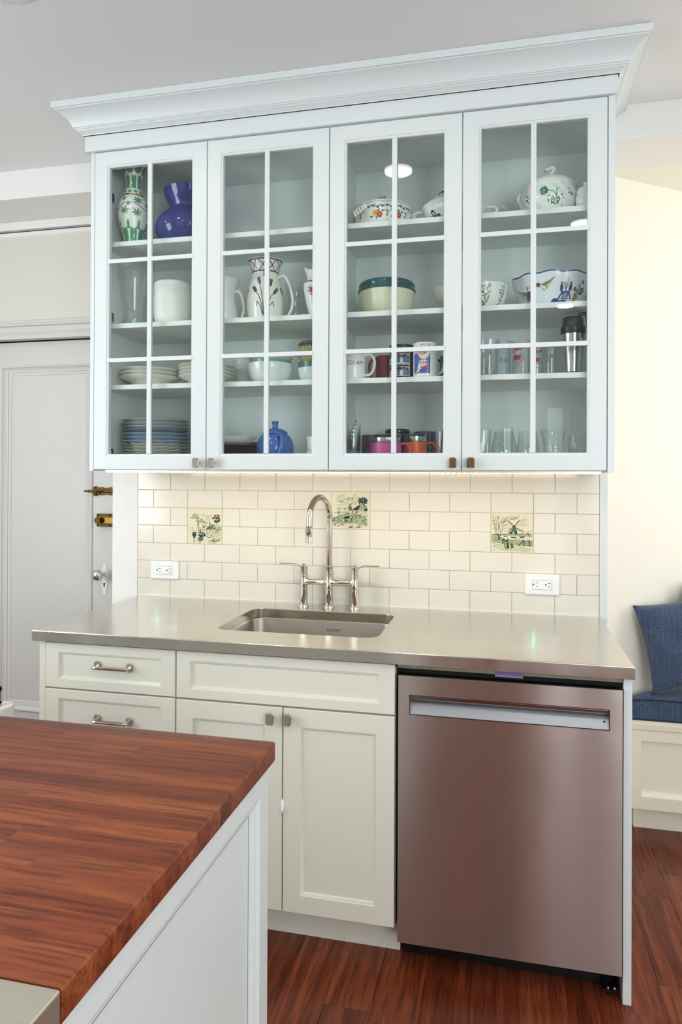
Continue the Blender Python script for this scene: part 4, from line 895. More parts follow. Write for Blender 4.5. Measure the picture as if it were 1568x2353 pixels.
def fabric(name, base, light, sc=1.0):
    m = bpy.data.materials.new(name); m.use_nodes = True; MATS[name] = m; nt = m.node_tree; L = nt.links; b = nt.nodes['Principled BSDF']
    b.inputs['Roughness'].default_value = 0.85; b.inputs['Sheen Weight'].default_value = 0.2
    tc = nt.nodes.new('ShaderNodeTexCoord'); mp = nt.nodes.new('ShaderNodeMapping'); mp.inputs['Rotation'].default_value = (0, 0, 0); L.new(tc.outputs['Object'], mp.inputs['Vector'])
    sp = nt.nodes.new('ShaderNodeSeparateXYZ'); L.new(mp.outputs[0], sp.inputs[0])
    def M(op, a, b_=None, c=None):
        n = nt.nodes.new('ShaderNodeMath'); n.operation = op
        for i, v in enumerate((a, b_, c)):
            if v is None: continue
            if isinstance(v, (int, float)): n.inputs[i].default_value = v
            else: L.new(v, n.inputs[i])
        return n.outputs[0]
    vcoord = M('ADD', sp.outputs['Z'], M('MULTIPLY', sp.outputs['Y'], 0.55))
    # rows of little woven marks
    row = M('FRACT', M('MULTIPLY', vcoord, 48.0/sc)); colf = M('FRACT', M('MULTIPLY', sp.outputs['X'], 62.0/sc))
    wn = nt.nodes.new('ShaderNodeTexWhiteNoise'); wn.noise_dimensions = '2D'; cv = nt.nodes.new('ShaderNodeCombineXYZ')
    L.new(M('FLOOR', M('MULTIPLY', sp.outputs['X'], 62.0/sc)), cv.inputs[0]); L.new(M('FLOOR', M('MULTIPLY', vcoord, 48.0/sc)), cv.inputs[1]); L.new(cv.outputs[0], wn.inputs['Vector'])
    w1 = M('LESS_THAN', M('ABSOLUTE', M('SUBTRACT', row, 0.5)), M('MULTIPLY', wn.outputs['Value'], 0.42))
    w2 = M('LESS_THAN', M('ABSOLUTE', M('SUBTRACT', colf, 0.5)), 0.13)
    nz = nt.nodes.new('ShaderNodeTexNoise'); nz.inputs['Scale'].default_value = 420.0; L.new(tc.outputs['Object'], nz.inputs['Vector'])
    mk = M('MULTIPLY', M('MULTIPLY', w1, w2), M('MULTIPLY', nz.outputs['Fac'], 1.1))
    wv = M('MULTIPLY', M('LESS_THAN', M('FRACT', M('MULTIPLY', sp.outputs['X'], 21.0/sc)), 0.06), 0.22)
    fac = M('ADD', mk, wv)
    mx = nt.nodes.new('ShaderNodeMix'); mx.data_type = 'RGBA'; mx.inputs['A'].default_value = S(base); mx.inputs['B'].default_value = S(light); L.new(fac, mx.inputs['Factor']); L.new(mx.outputs['Result'], b.inputs['Base Color'])
    bp = nt.nodes.new('ShaderNodeBump'); bp.inputs['Strength'].default_value = 0.4; bp.inputs['Distance'].default_value = 0.001; L.new(nz.outputs['Fac'], bp.inputs['Height']); L.new(bp.outputs['Normal'], b.inputs['Normal'])
    return m
NAVY = fabric('navy_weave', '#32435f', '#7b8ba2', 0.45)
PIPE = pm('navy_piping', '#1c2430', 0.8)
t = thing('bench_cushion', 'long navy woven seat cushion with dark piping on the nook bench', 'cushion', (2.4, 0.5, 0.449))
g = G(); cp = [(bx0+0.01, byf-0.005), (bx1, byf-0.005), (bx1, nk(bx1)-0.035), (bx0+0.045, nk(bx0+0.045)-0.035)]
nx, ny = 40, 12
def cpos(u, v, z):
    x = bx0+0.01+(bx1-bx0-0.01)*u; yb2 = max(nk(x)-0.022, byf+0.02); yy = (byf-0.005)*(1-v)+yb2*v
    return (x, yy, z)
top = [[cpos(i/nx, j/ny, 0.527+0.024*math.sin(PI*min(1, 0.08+j/ny*0.9))*min(1, i/3+0.3)) for j in range(ny+1)] for i in range(nx+1)]
bot = [[cpos(i/nx, j/ny, 0.4495) for j in range(ny+1)] for i in range(nx+1)]
for T, fl_ in ((top, 0), (bot, 1)):
    vs = [p for r in T for p in r]; g.add(vs, [((i*(ny+1)+j), ((i+1)*(ny+1)+j), ((i+1)*(ny+1)+j+1), (i*(ny+1)+j+1)) for i in range(nx) for j in range(ny)])
def side(A, B):
    n = len(A); g.add(A+B, [(i, i+1, n+i+1, n+i) for i in range(n-1)])
side([r[0] for r in top], [r[0] for r in bot]); side([r[ny] for r in top], [r[ny] for r in bot]); side(top[0], bot[0]); side(top[nx], bot[nx])
obj('cover', g, NAVY, t, smooth=50)
obj('piping', G().tube([p[0] for p in top], 0.0035, 8).tube([(x, y-0.001, 0.453) for x, y, _ in [p[0] for p in bot]], 0.0035, 8), PIPE, t, smooth=40)
def pillow(cx, cy, cz, w, h, th, rot, tilt, lean, mat, label):
    n = 26; vs = []; fs = []
    R = Matrix.Rotation(rot, 3, 'Z') @ Matrix.Rotation(lean, 3, 'X') @ Matrix.Rotation(tilt, 3, 'Y')
    for s in (1, -1):
        for i in range(n+1):
            for j in range(n+1):
                u, v = 2*i/n-1, 2*j/n-1
                pu = u*(1-0.075*(1-abs(u))*0-0.085*(1-v*v)*u*u); pv = v*(1-0.085*(1-u*u)*v*v)
                d = ((1-u**2)*(1-v**2))**0.42*th/2*(1+0.10*math.sin(5*u+3*v)*math.cos(4*v-1))
                vs.append(Vector((cx, cy, cz))+R @ Vector((pu*w/2, -s*d, pv*h/2)))
    q = (n+1)*(n+1)
    for s in range(2):
        for i in range(n):
            for j in range(n): fs.append(tuple(s*q+k for k in (i*(n+1)+j, (i+1)*(n+1)+j, (i+1)*(n+1)+j+1, i*(n+1)+j+1)))
    return tag(obj('pillow', G().add(vs, fs), mat, smooth=80), label, 'pillow')
pillow(2.110, 0.394, 0.754, 0.375, 0.36, 0.12, 0.2, math.radians(-10), math.radians(-8), NAVY, 'square navy woven pillow leaning on the bench cushion')
pillow(2.287, 0.612, 0.770, 0.40, 0.42, 0.06, 0.634, 0.0, math.radians(-4), pm('grey_cloth', '#39434b', 0.9, var=0.1, scale=200), 'plain dark grey pillow behind the navy pillow')

# ================================================================== PAPER ROLL ON A STAND
t = thing('paper_roll_stand', 'dark floor stand holding a white paper roll beside the old door', 'paper stand', (-0.583, -0.27, ZF))
rx, ry = -0.583, -0.27; DK = pm('dark_bronze', '#1d1713', 0.4, 0.8)
obj('base', G().lathe([(0, 0.0), (0.085, 0.0), (0.085, 0.008), (0.07, 0.012), (0.012, 0.016), (0, 0.016)], (rx, ry, ZF), 28), DK, t, smooth=35)
obj('pole', G().tube([(rx, ry, ZF+0.012), (rx, ry, 0.56)], 0.008, 14).sphere((rx, ry, 0.565), 0.014, 14, 8).tube([(rx, ry, 0.508), (rx, ry, 0.514)], 0.014, 14).tube([(rx, ry, 0.385), (rx, ry, 0.39)], 0.05, 20), DK, t, smooth=40)
obj('paper', G().lathe([(0.0, 0.0), (0.020, 0.0), (0.052, 0.0), (0.0575, 0.004), (0.058, 0.10), (0.0555, 0.108), (0.030, 0.109), (0.020, 0.108), (0.0, 0.106)], (rx, ry, 0.391), 36), pm('tissue', '#f1f0ec', 0.95, bump=0.3, scale=160), t, smooth=35)
# ================================================================== CROCKERY AND GLASSES
T1, T2, T3, T4 = SHELF[0]+0.0002, SHELF[1]+0.0002, SHELF[2]+0.0002, FLOORZ+0.0002
def resample(prof, n):
    P = np.array(prof, float); d = np.r_[0, np.cumsum(np.hypot(*np.diff(P, axis=0).T))]; s = np.linspace(0, d[-1], n)
    return list(zip(np.interp(s, d, P[:, 0]), np.interp(s, d, P[:, 1])))
def inner(outer, t, zb):
    I = [(max(r-t, 0.002), z) for r, z in reversed(outer) if z > zb+t*0.6]
    return [outer[-1], ((outer[-1][0]+I[0][0])/2, outer[-1][1]+t*0.35)]+I+[(max(I[-1][0]*0.8, 0.001), zb+t), (0, zb+t)]
def vessel(name, outer, c, mat, parent=None, t=0.004, seg=44, sx=1.0, sy=1.0, mod=None, rot=0.0, smooth=45, n=4, lid=False):
    o = sp2(outer, n) if n else outer; z0 = o[0][1]
    prof = [(0, z0)]+o+([(0, o[-1][1])] if lid else inner(o, t, z0))
    return obj(name, G().lathe(prof, c, seg, a0=rot, sx=sx, sy=sy, mod=mod), mat, parent, smooth=smooth)
def painted(name, outer, c, mats, paint, parent=None, t=0.004, seg=132, rows=64, sx=1.0, sy=1.0, mod=None, rot=None, n=4, closed=True, hollow=True):
    """decorated lathe: the side towards the room gets finer cells, each cell one colour of the decoration"""
    seg = int(seg*1.6); rows = int(rows*1.8)
    o = resample(sp2(outer, n) if n else outer, rows+1); a0 = bearing(c[0], c[1]) if rot is None else rot
    nf = int(seg*.8); F = 1.85; angs = np.r_[np.linspace(-F, F, nf, endpoint=False), np.linspace(F, 2*PI-F, seg-nf, endpoint=False)]
    ac = (angs+np.r_[angs[1:], angs[0]+2*PI])/2; ac = (ac+PI) % (2*PI)-PI
    z = np.array([(o[j][1]+o[j+1][1])/2 for j in range(rows)]); r = np.array([(o[j][0]+o[j+1][0])/2 for j in range(rows)])
    A, Z = np.meshgrid(ac, z); Rr = np.repeat(r[:, None], seg, 1); M = np.zeros(A.shape, int); paint(A, Z, Rr, M)
    g = G().lathe(o, c, seg, M.ravel().tolist(), a0, sx, sy, mod, angs)
    coarse = resample(o, 24); g.lathe([(0, o[0][1]), o[0]], c, seg, 0, a0, sx, sy, mod, angs)
    if hollow: g.lathe(inner(coarse, t, o[0][1]), c, seg, 0, a0, sx, sy, mod, angs)
    return obj(name, g, mats, parent, smooth=50)
def loop_handle(c, r, ang, z0, z1, out, rad, flat=0.6, shape=None, dirz=0.0):
    """ear-shaped handle on the side of a vessel, from height z0 to z1"""
    d = Vector((math.sin(ang), -math.cos(ang), 0)); cc = Vector(c)
    rp, rq = (r if isinstance(r, tuple) else (r, r))
    P = [cc+d*(rp-0.003)+Vector((0, 0, z1)), cc+d*(rp+out*0.55)+Vector((0, 0, z1+(z1-z0)*0.03)), cc+d*(rp+out)+Vector((0, 0, z1-(z1-z0)*0.25)), cc+d*(max(rp, rq)+out*0.95)+Vector((0, 0, z0+(z1-z0)*0.35)), cc+d*(rq+out*0.55)+Vector((0, 0, z0+(z1-z0)*0.05)), cc+d*(rq-0.003)+Vector((0, 0, z0))]
    side = Vector((-d.y, d.x, 0))
    return G().tube(spline(P, 6), rad, 12, flat=flat, flatdir=(d.x, d.y, 0.01))
def cylmap(c, R, a0, z0):
    return lambda a, b: (c[0]+(R+0.0003)*math.sin(a0+a/R), c[1]-(R+0.0003)*math.cos(a0+a/R), c[2]+z0+b)

# ---- top shelf
GREEN = pm('vase_green', '#4f9a6a', 0.12, var=0.1, scale=40); GOLD = pm('gilding', '#b08a34', 0.2, 0.9); GDARK = pm('vase_stem', '#3f5c3c', 0.2)
def p_vase(A, Z, R, M):
    U = A*0.052; w = 2*PI/8
    def panels(zl, zh, frac, off):
        a = ((A+off+w/2) % w)-w/2; h = zh-zl; half = frac*w/2
        body = (np.abs(a) < half) & (Z > zl) & (Z < zh-h*0.2)
        cap = ((a/half)**2+((Z-(zh-h*0.2))/(h*0.2))**2 < 1) & (Z >= zh-h*0.2)
        M[body | cap] = 1
    panels(0.004, 0.058, 0.78, 0.0); panels(0.212, 0.262, 0.74, 0.0)
    a = ((A) % w)-w/2
    M[((a/(w*.13))**2+((Z-0.072)/0.014)**2 < 1)] = 1; M[((a/(w*.3))**2+((Z-0.0585)/0.004)**2 < 1)] = 1
    M[(Z > 0.268) & (((a/(w*.36))**2+((Z-0.281)/0.012)**2) < 1)] = 1
    M[(Z > 0.262) & (((a/(w*.40))**2+((Z-0.281)/0.014)**2) < 1) & (M == 0)] = 2
    b = ((A+0.1) % (w*.75))-w*.375; M[((b/(w*.26))**2+((Z-0.198)/0.005)**2) < 1] = 1; M[(Z > 0.1855) & (Z < 0.1905)] = 2
    st = line_(U, Z, [(-0.06, .128), (-0.03, .150), (0.0, .150), (0.02, .138), (0.045, .127), (0.07, .134), (0.10, .15)], 0.0014) | line_(U, Z, [(-.14, .13), (-.11, .15), (-.08, .14), (-.06, .128)], .0014)
    for cx, cz, r, t in ((0.014, .160, .021, .4), (-.032, .118, .020, 1.2), (0.012, .112, .020, 2.2), (0.052, .145, .016, 1.0), (-.018, .146, .010, 4.7), (-.04, .168, .013, .2), (.06, .112, .014, 1.5), (-.09, .14, .02, .6), (.1, .12, .02, 2), (.13, .155, .02, .1), (-.13, .115, .02, 1.), (.15, .12, .018, 2.)):
        M[leaf_(U, Z, cx, cz-0.0012, r*1.06, t)] = 2
        M[leaf_(U, Z, cx, cz, r, t)] = 1
    M[st] = 3
painted('vase', [(0.033, 0), (0.0345, .008), (.037, .03), (.046, .06), (.054, .09), (.0585, .127), (.055, .155), (.045, .178), (.0375, .187), (.038, .192), (.0345, .203), (.030, .211), (.0295, .235), (.034, .265), (.045, .288), (.057, .299)], (0.004, -0.275, T1), [CHINA, GREEN, GOLD, GDARK], p_vase, seg=150, rows=110)
tag(bpy.context.scene.objects['vase'], 'tall white vase painted with green leaves and gold on the top shelf', 'vase')
COBALT = pm('cobalt_glaze', '#373d80', 0.06, var=0.12, scale=12)
tag(vessel('vase', [(0.080, 0), (0.112, .028), (.131, .07), (.124, .108), (.100, .138), (.078, .151), (.0745, .159), (.083, .178), (.094, .20), (.102, .226)], (0.190, -0.178, T1), COBALT, t=.006, seg=56), 'squat cobalt blue vase with flared neck on the top shelf', 'vase')
# flowered covered dish
BLUEINK = pm('blue_ink', '#3a4f86', 0.2); REDINK = pm('red_paint', '#c8402a', 0.25); YELINK = pm('yellow_paint', '#e0b52a', 0.25); LEAFINK = pm('leaf_paint', '#3c6a4a', 0.25); GREYINK = pm('grey_ink', '#6c7680', 0.25); NAVYINK = pm('navy_ink', '#23294f', 0.2); PINKINK = pm('pink_paint', '#c98aa6', 0.25)
t = thing('covered_dish', 'low white covered dish with orange and yellow flowers on the top shelf', 'dish', (0.952, -0.22, T1))
def p_dish(A, Z, R, M):
    U = A*0.105; R_ = random.Random(5)
    for k in range(-16, 17):
        x = k*0.0165; M[ell_(U, Z, x, .064+.003*math.sin(k*2.1), .0048, .0042)] = 1; M[seg_(U, Z, (x+.004, .065), (x+.012, .061+.005*(k % 2)), .0012)] = 5
        M[ell_(U, Z, x+.008, .068, .0024, .0018, .7)] = 4
    M[(Z > .0755) & (Z < .0772)] = 5
    for cx in (-.14, -.018, 0.055, 0.15, .25, -.25):
        for k in range(5): M[ell_(U, Z, cx-.008+.0052*math.cos(k*1.256), .042+.0052*math.sin(k*1.256), .0048, .0048)] = 3
        M[ell_(U, Z, cx-.008, .042, .0026, .0026)] = 2
        for k in range(6): M[ell_(U, Z, cx+.008+.0058*math.cos(k*1.05), .036+.0058*math.sin(k*1.05), .0050, .0050)] = 2
        M[ell_(U, Z, cx+.008, .036, .0025, .0025)] = 3
        for dx, dz, a in ((.004, .050, .4), (-.004, .027, 1.8), (.02, .048, .2), (-.022, .030, .1)): M[ell_(U, Z, cx+dx, dz, .006, .0028, a)] = 4
    for cx in (.024, .10, -.08): M[ell_(U, Z, cx+.010, .056, .005, .006)] = 6; M[line_(U, Z, [(cx-.006, .035), (cx, .045), (cx+.008, .052)], .001)] = 4; M[ell_(U, Z, cx-.008, .047, .003, .006, .4)] = 4; M[ell_(U, Z, cx-.008, .034, .003, .005, -.4)] = 4
painted('bowl', [(0.075, 0), (0.090, .006), (0.1005, .024), (.105, .046), (.1065, .066), (.1075, .0800)], (0.952, -0.22, T1), [CHINA, BLUEINK, REDINK, YELINK, LEAFINK, GREYINK, PINKINK], p_dish, t, seg=170, rows=48, sy=.86)
obj('lid', G().lathe(sp2([(0.106, .0825), (.104, .087), (.085, .096), (.05, .103), (.02, .1055), (0, .106)], 4), (0.952, -0.22, T1), 44, sy=.86), CHINA, t, smooth=45)
g = G()
for k in range(7):
    a = -1.2+k*0.4; g.tube(spline([(0.952+.004*(k-3), -0.22, T1+.104), (0.952+.008*math.sin(a)+.002, -0.222, T1+.121), (0.952+.016*math.sin(a)+.004, -0.224, T1+.128+.004*math.cos(a))], 3), [.0035, .003, .0028, .0025, .002, .0016, .001], 6)
obj('lid_knob', g, pm('striped_knob', '#8d97a6', 0.25, var=0.4, scale=300), t, smooth=50)
g = G()
for k in range(5): g.tube(spline([(0.868+k*.010, -.305+k*-.004, T1+.054+k*.004), (0.872+k*.010, -.318-k*.004, T1+.044+k*.004), (0.878+k*.010, -.314-k*.005, T1+.032+k*.004)], 3), .005, 8)
obj('handle', g, CHINA, t, smooth=60)
# covered casserole with pierced ears
t = thing('vegetable_dish', 'white covered vegetable dish with pierced ear handles and dark flowers on the top shelf', 'dish', (1.208, -0.19, T1))
def p_veg(A, Z, R, M):
    U = A*0.10
    for cx in (-.085, .0, .09):
        for k in range(7): M[ell_(U, Z, cx+.007*math.cos(k*.9), .042+.008*math.sin(k*.9), .0035, .0035)] = 1
        M[ell_(U, Z, cx, .042, .0032, .0032)] = 0
        for dx in (.014, .022, -.016): M[ell_(U, Z, cx+dx, .034, .006, .004, dx*30)] = 2
        M[seg_(U, Z, (cx, .03), (cx+.03, .03), .001)] = 1
painted('bowl', [(0.060, 0), (0.064, .010), (0.058, .016), (.085, .030), (.104, .052), (.108, .066), (.116, .078)], (1.208, -0.19, T1), [CHINA, NAVYINK, LEAFINK], p_veg, t, seg=150, rows=44, sx=1.0, sy=.95)
obj('lid', G().lathe(sp2([(.113, .080), (.108, .087), (.085, .104), (.05, .120), (.02, .127), (.012, .134), (.016, .142), (0, .147)], 4), (1.208, -0.19, T1), 44, sy=.9), CHINA, t, smooth=45)
for s in (-1, 1):
    c = Vector((1.208+s*0.104, -0.19, T1)); P = [c+Vector((0, 0, .072)), c+Vector((s*.022, 0, .074)), c+Vector((s*.041, 0, .066)), c+Vector((s*.036, 0, .050)), c+Vector((s*.018, 0, .038)), c+Vector((-s*.006, 0, .034))]
    obj('handle', G().tube(spline(P, 5), .006, 10), CHINA, t, smooth=60)
g = G()
for k in range(6): g.tube(spline([(1.16+k*.012, -.28-.003*k, T1+.096+.003*k), (1.168+k*.012, -.272, T1+.108+.003*k), (1.178+k*.012, -.262, T1+.114+.003*k)], 3), .0016, 6)
obj('leaf_painting', g, NAVYINK, t)
# big soup tureen
t = thing('soup_tureen', 'large white soup tureen with lid and green flower sprays on the top shelf', 'tureen', (1.530, -0.195, T1))
def p_tur(A, Z, R, M):
    U = A*0.10; R_ = random.Random(8)
    cx, cz = -.018, .077
    for k in range(9): M[ell_(U, Z, cx+.010*math.cos(k*.7), cz+.011*math.sin(k*.7), .0055, .0045, k*.7)] = 1 if k % 2 else 2
    M[ell_(U, Z, cx, cz, .0055, .006)] = 2; M[ell_(U, Z, cx, cz, .003, .003)] = 0
    M[line_(U, Z, [(cx+.012, cz), (.012, .073), (.022, .058), (.025, .045)], .0012)] = 2
    for k in range(46): M[ell_(U, Z, .016+R_.gauss(0, .012), .045+R_.gauss(0, .011), .0026, .0020, R_.random()*3)] = R_.choice([1, 2, 2])
    for x, z in ((.012, .042), (.03, .046)): M[ell_(U, Z, x, z, .0065, .0060)] = 2; M[ell_(U, Z, x, z, .003, .003)] = 0
    M[line_(U, Z, [(.025, .052), (.022, .075), (.028, .082)], .0018)] = 1
    for c0, z0 in ((.075, .073), (-.085, .064)):
        for k in range(8): M[ell_(U, Z, c0+R_.gauss(0, .006), z0+R_.gauss(0, .006), .0030, .0022, R_.random()*3)] = 2
        M[seg_(U, Z, (c0, z0-.008), (c0+.01, z0-.012), .001)] = 2
GP1 = pm('green_print', '#5f9c78', 0.2); GP2 = pm('green_print_dark', '#3b7050', 0.2)
flute = lambda r, z, a, j: (r*(1+0.012*math.cos(14*(a+z*9))), z)
painted('bowl', [(0.055, 0), (0.062, .006), (.080, .022), (.096, .05), (.098, .074), (.092, .097), (.087, .106), (.0915, .112)], (1.530, -0.195, T1), [CHINA, GP1, GP2], p_tur, t, seg=168, rows=60, mod=flute)
obj('lid', G().lathe(sp2([(.089, .1135), (.088, .119), (.076, .134), (.055, .146), (.03, .153), (.012, .157), (0, .158)], 4), (1.530, -0.195, T1), 60, mod=flute), CHINA, t, smooth=45)
obj('lid_knob', G().tube(spline([(1.527, -.197, T1+.154), (1.535, -.198, T1+.166), (1.546, -.2, T1+.181), (1.536, -.202, T1+.187), (1.520, -.203, T1+.181), (1.516, -.203, T1+.176)], 5), [.010]*8+[.0085]*8+[.0075]*6+[.009]*4, 12, flat=.7), CHINA, t, smooth=60)
for s in (-1, 1): obj('handle', G().tube(spline([(1.530+s*.086, -.195, T1+.104), (1.530+s*.098, -.199, T1+.100), (1.530+s*.103, -.201, T1+.086), (1.530+s*.094, -.197, T1+.066)], 5), [.005]*5+[.0065]*6+[.005]*5, 10), CHINA, t, smooth=60)
t = thing('sauce_boat', 'small white sauce boat with curled lip behind the green-flowered tureen', 'sauce boat', (1.418, -0.085, T1))
obj('body', G().lathe(sp2([(0, 0), (.026, 0), (.022, .012), (.036, .04), (.042, .066), (.0395, .066), (.033, .04), (.018, .018), (0, .016)], 3), (1.418, -0.085, T1), 36, sx=1.1, sy=.8, mod=lambda r, z, a, j: (r*(1+.45*max(0, -math.sin(a))**6), z+.028*max(0, -math.sin(a))**4*(z/.066))), CHINA, t, smooth=60)
obj('lip_curl', G().tube(spline([(1.388, -.085, T1+.092), (1.378, -.085, T1+.105), (1.368, -.085, T1+.108), (1.360, -.085, T1+.100)], 4), [.006, .007, .008, .009, .009, .009, .008, .008, .007, .006, .006, .005, .004], 10), CHINA, t, smooth=60)
t = thing('sugar_bowl', 'white ribbed sugar bowl at the end of the top shelf', 'bowl', (1.6405, -0.265, T1))
obj('body', G().lathe([(0, 0)]+sp2([(.018, 0), (.016, .006), (.027, .025), (.031, .048), (.026, .064), (.029, .070)], 3)+[(0, .070)], (1.6405, -0.265, T1), 48, mod=lambda r, z, a, j: (r*(1+.05*abs(math.cos(7*a))), z)), CHINA, t, smooth=70)
obj('lid', G().lathe(sp2([(.027, .0705), (.024, .08), (.012, .088), (.006, .092), (.008, .099), (0, .102)], 3), (1.6405, -0.265, T1), 30), CHINA, t, smooth=60)

# ---- second shelf
tag(vessel('glass_vase', [(.042, 0), (.046, .004), (.040, .05), (.050, .12), (.058, .19), (.060, .232)], (0.004, -0.268, T2), GLASS, t=.004, seg=40), 'tall clear glass vase on the second shelf', 'vase')
tag(vessel('crock', [(.045, 0), (.052, .003), (.066, .030), (.070, .060), (.070, .155), (.066, .168), (.062, .172)], (0.135, -0.215, T2), pm('matt_white', '#eceae4', 0.45), t=.006), 'plain white ceramic crock on the second shelf', 'crock')
t = thing('jug', 'plain white jug with loop handle next to the wheat pitcher', 'jug', (0.345, -0.215, T2))
vessel('body', [(.046, 0), (.052, .006), (.056, .04), (.048, .085), (.046, .115), (.056, .15), (.064, .172)], (0.345, -0.215, T2), CHINA, t, t=.005)
obj('handle', loop_handle((0.345, -0.215, T2), (.047, .054), math.radians(84), .012, .122, .036, .008), CHINA, t, smooth=60)
# wheat pitcher
t = thing('pitcher', 'tall cream pitcher with navy wheat ears and lattice rim on the second shelf', 'pitcher', (0.523, -0.245, T2))
def p_pit(A, Z, R, M):
    U = A*0.064; W = 0.0016
    M[(Z > .176) & (Z < .1795)] = 1; M[(Z > .2165) & (Z < .2205)] = 1
    for k in range(10):
        a = (k-5)*2*PI/10*0.064+0.01
        M[line_(U, Z, [(a, .179), (a+.010, .186), (a+.020, .198), (a+.034, .217)], W)] = 1; M[line_(U, Z, [(a, .217), (a+.014, .205), (a+.028, .191), (a+.040, .179)], W)] = 1
    for o in (-.002, .115, -.13):
        for pts in ([(0, .012), (.001, .09), (0, .165)], [(-.003, .012), (-.006, .06), (-.012, .10), (-.022, .135)], [(.003, .012), (.006, .06), (.012, .10), (.022, .128)], [(-.006, .014), (-.010, .05), (-.020, .082), (-.036, .105)], [(.006, .014), (.012, .05), (.022, .08), (.040, .10)], [(-.008, .016), (-.014, .045), (-.026, .062), (-.031, .046)], [(.008, .016), (.016, .045), (.028, .062), (.033, .046)]):
            M[line_(U, Z, [(o+x, z) for x, z in pts], .0013)] = 1
            (x0, z0), (x1, z1) = pts[-2], pts[-1]; L = math.hypot(x1-x0, z1-z0); ux, uz = (x1-x0)/L, (z1-z0)/L
            if z1 > .09:
                for k in range(8):
                    q = -0.010+k*0.0035
                    for s in (-1, 1): M[seg_(U, Z, (o+x1+ux*q, z1+uz*q), (o+x1+ux*(q+.004)-s*uz*.0055, z1+uz*(q+.004)+s*ux*.0055), .0013)] = 1
PITM = pm('pitcher_glaze', '#ece9dd', 0.15, var=0.02)
painted('body', [(.056, 0), (.060, .004), (.066, .045), (.0675, .075), (.061, .125), (.051, .163), (.0485, .175), (.0535, .195), (.0605, .213), (.0645, .222)], (0.523, -0.245, T2), [PITM, NAVYINK], p_pit, t, t=.006, seg=190, rows=120)
obj('handle', loop_handle((0.523, -0.245, T2), (.052, .064), math.radians(88), .010, .158, .046, .0085, flat=.55), PITM, t, smooth=60)
tag(vessel('carafe', [(.048, 0), (.052, .004), (.047, .04), (.034, .085), (.031, .110), (.038, .140), (.044, .158)], (0.612, -0.150, T2), GLASS, t=.003), 'clear glass carafe with narrow waist between the pitcher and the creamer', 'carafe')
t = thing('creamer', 'gilded white creamer with a red flower spray on the second shelf', 'creamer', (0.715, -0.252, T2))
def p_cr(A, Z, R, M):
    U = A*0.04+.0
    M[(Z > .128) & (Z < .1325)] = 1; M[(Z > .008) & (Z < .012)] = 1; o = -.014
    for k in range(6): M[ell_(U, Z, o+.006*math.cos(k*1.05), .098+.006*math.sin(k*1.05), .0048, .0048)] = 2
    M[ell_(U, Z, o, .098, .0026, .0026)] = 4
    for x, z in ((-.010, .106), (.008, .090), (-.004, .084), (-.012, .094), (.004, .082), (.008, .105)): M[ell_(U, Z, o+x, z, .0042, .0028, x*90)] = 3
    M[ell_(U, Z, o-.004, .110, .0034, .0034)] = 5
painted('body', [(.020, 0), (.023, .004), (.020, .014), (.028, .045), (.037, .085), (.041, .112), (.0395, .130), (.030, .136)], (0.715, -0.252, T2), [CHINA, GOLD, REDINK, LEAFINK, NAVYINK, YELINK], p_cr, t, seg=120, rows=70)
obj('spout', G().lathe(sp2([(.030, .134), (.027, .145), (.030, .160), (.034, .172), (.031, .171), (.026, .158), (.024, .146), (.027, .134)], 3), (0.715, -0.252, T2), 36, mod=lambda r, z, a, j: (r*(1+.30*max(0, -math.sin(a))**4*(z-.134)/.04), z+.020*max(0, -math.sin(a))**3*(z-.134)/.04)), CHINA, t, smooth=60)
obj('handle', loop_handle((0.715, -0.252, T2), (.034, .036), math.radians(80), .05, .150, .024, .005), GOLD, t, smooth=60)
TEAL = pm('teal_glaze', '#2b5a5c', 0.08, var=0.1, scale=30)
t = thing('mixing_bowl', 'cream speckled stoneware bowl with dark teal rim on the second shelf', 'bowl', (0.972, -0.222, T2))
vessel('body', [(.055, 0), (.068, .004), (.088, .027), (.096, .057), (.099, .087)], (0.972, -0.222, T2), pm('speckled_cream', '#dedcc0', 0.25, var=0.06, scale=60), t, t=.005)
obj('rim', G().lathe(sp2([(.0945, .085), (.1005, .087), (.1035, .091), (.1010, .096), (.0985, .100), (.1005, .107), (.0990, .115), (.0930, .121), (.088, .119), (.092, .099), (.0935, .087)], 3), (0.972, -0.222, T2), 56), TEAL, t, smooth=60)
tag(vessel('compote', [(.030, 0), (.032, .004), (.014, .014), (.011, .045), (.018, .060), (.040, .078), (.050, .10), (.053, .117)], (1.176, -0.120, T2), CHINA, t=.004), 'white footed compote dish on the second shelf', 'compote')
def p_ol(A, Z, R, M):
    U = A*0.075; R_ = random.Random(4)
    for c in (-.05, .01, .07, .14, -.12):
        M[line_(U, Z, [(c, .012), (c-.004, .035), (c+.006, .06), (c-.004, .078)], .001)] = 1
        for k in range(16):
            z = .02+k*.004+R_.uniform(-.003, .003); s = 1 if k % 2 else -1; M[ell_(U, Z, c+s*.006+R_.uniform(-.005, .005), z, .0072, .0014, s*R_.uniform(.1, 1.1))] = 1 if R_.random() < .8 else 2
        M[ell_(U, Z, c-.010, .055, .0038, .0032)] = 2; M[ell_(U, Z, c-.008, .016, .0055, .0045, .5)] = 2
painted('lobed_bowl', [(.044, 0), (.050, .004), (.070, .028), (.0795, .057), (.0835, .083), (.0850, .090)], (1.308, -0.222, T2), [CHINA, LEAFINK, pm('olive_paint', '#7a6134', 0.3)], p_ol, seg=150, rows=50, mod=lambda r, z, a, j: (r*(1-.035*abs(math.sin(4*a))**6), z))
tag(bpy.data.objects['lobed_bowl'], 'white lobed bowl with olive twig decoration on the second shelf', 'bowl')
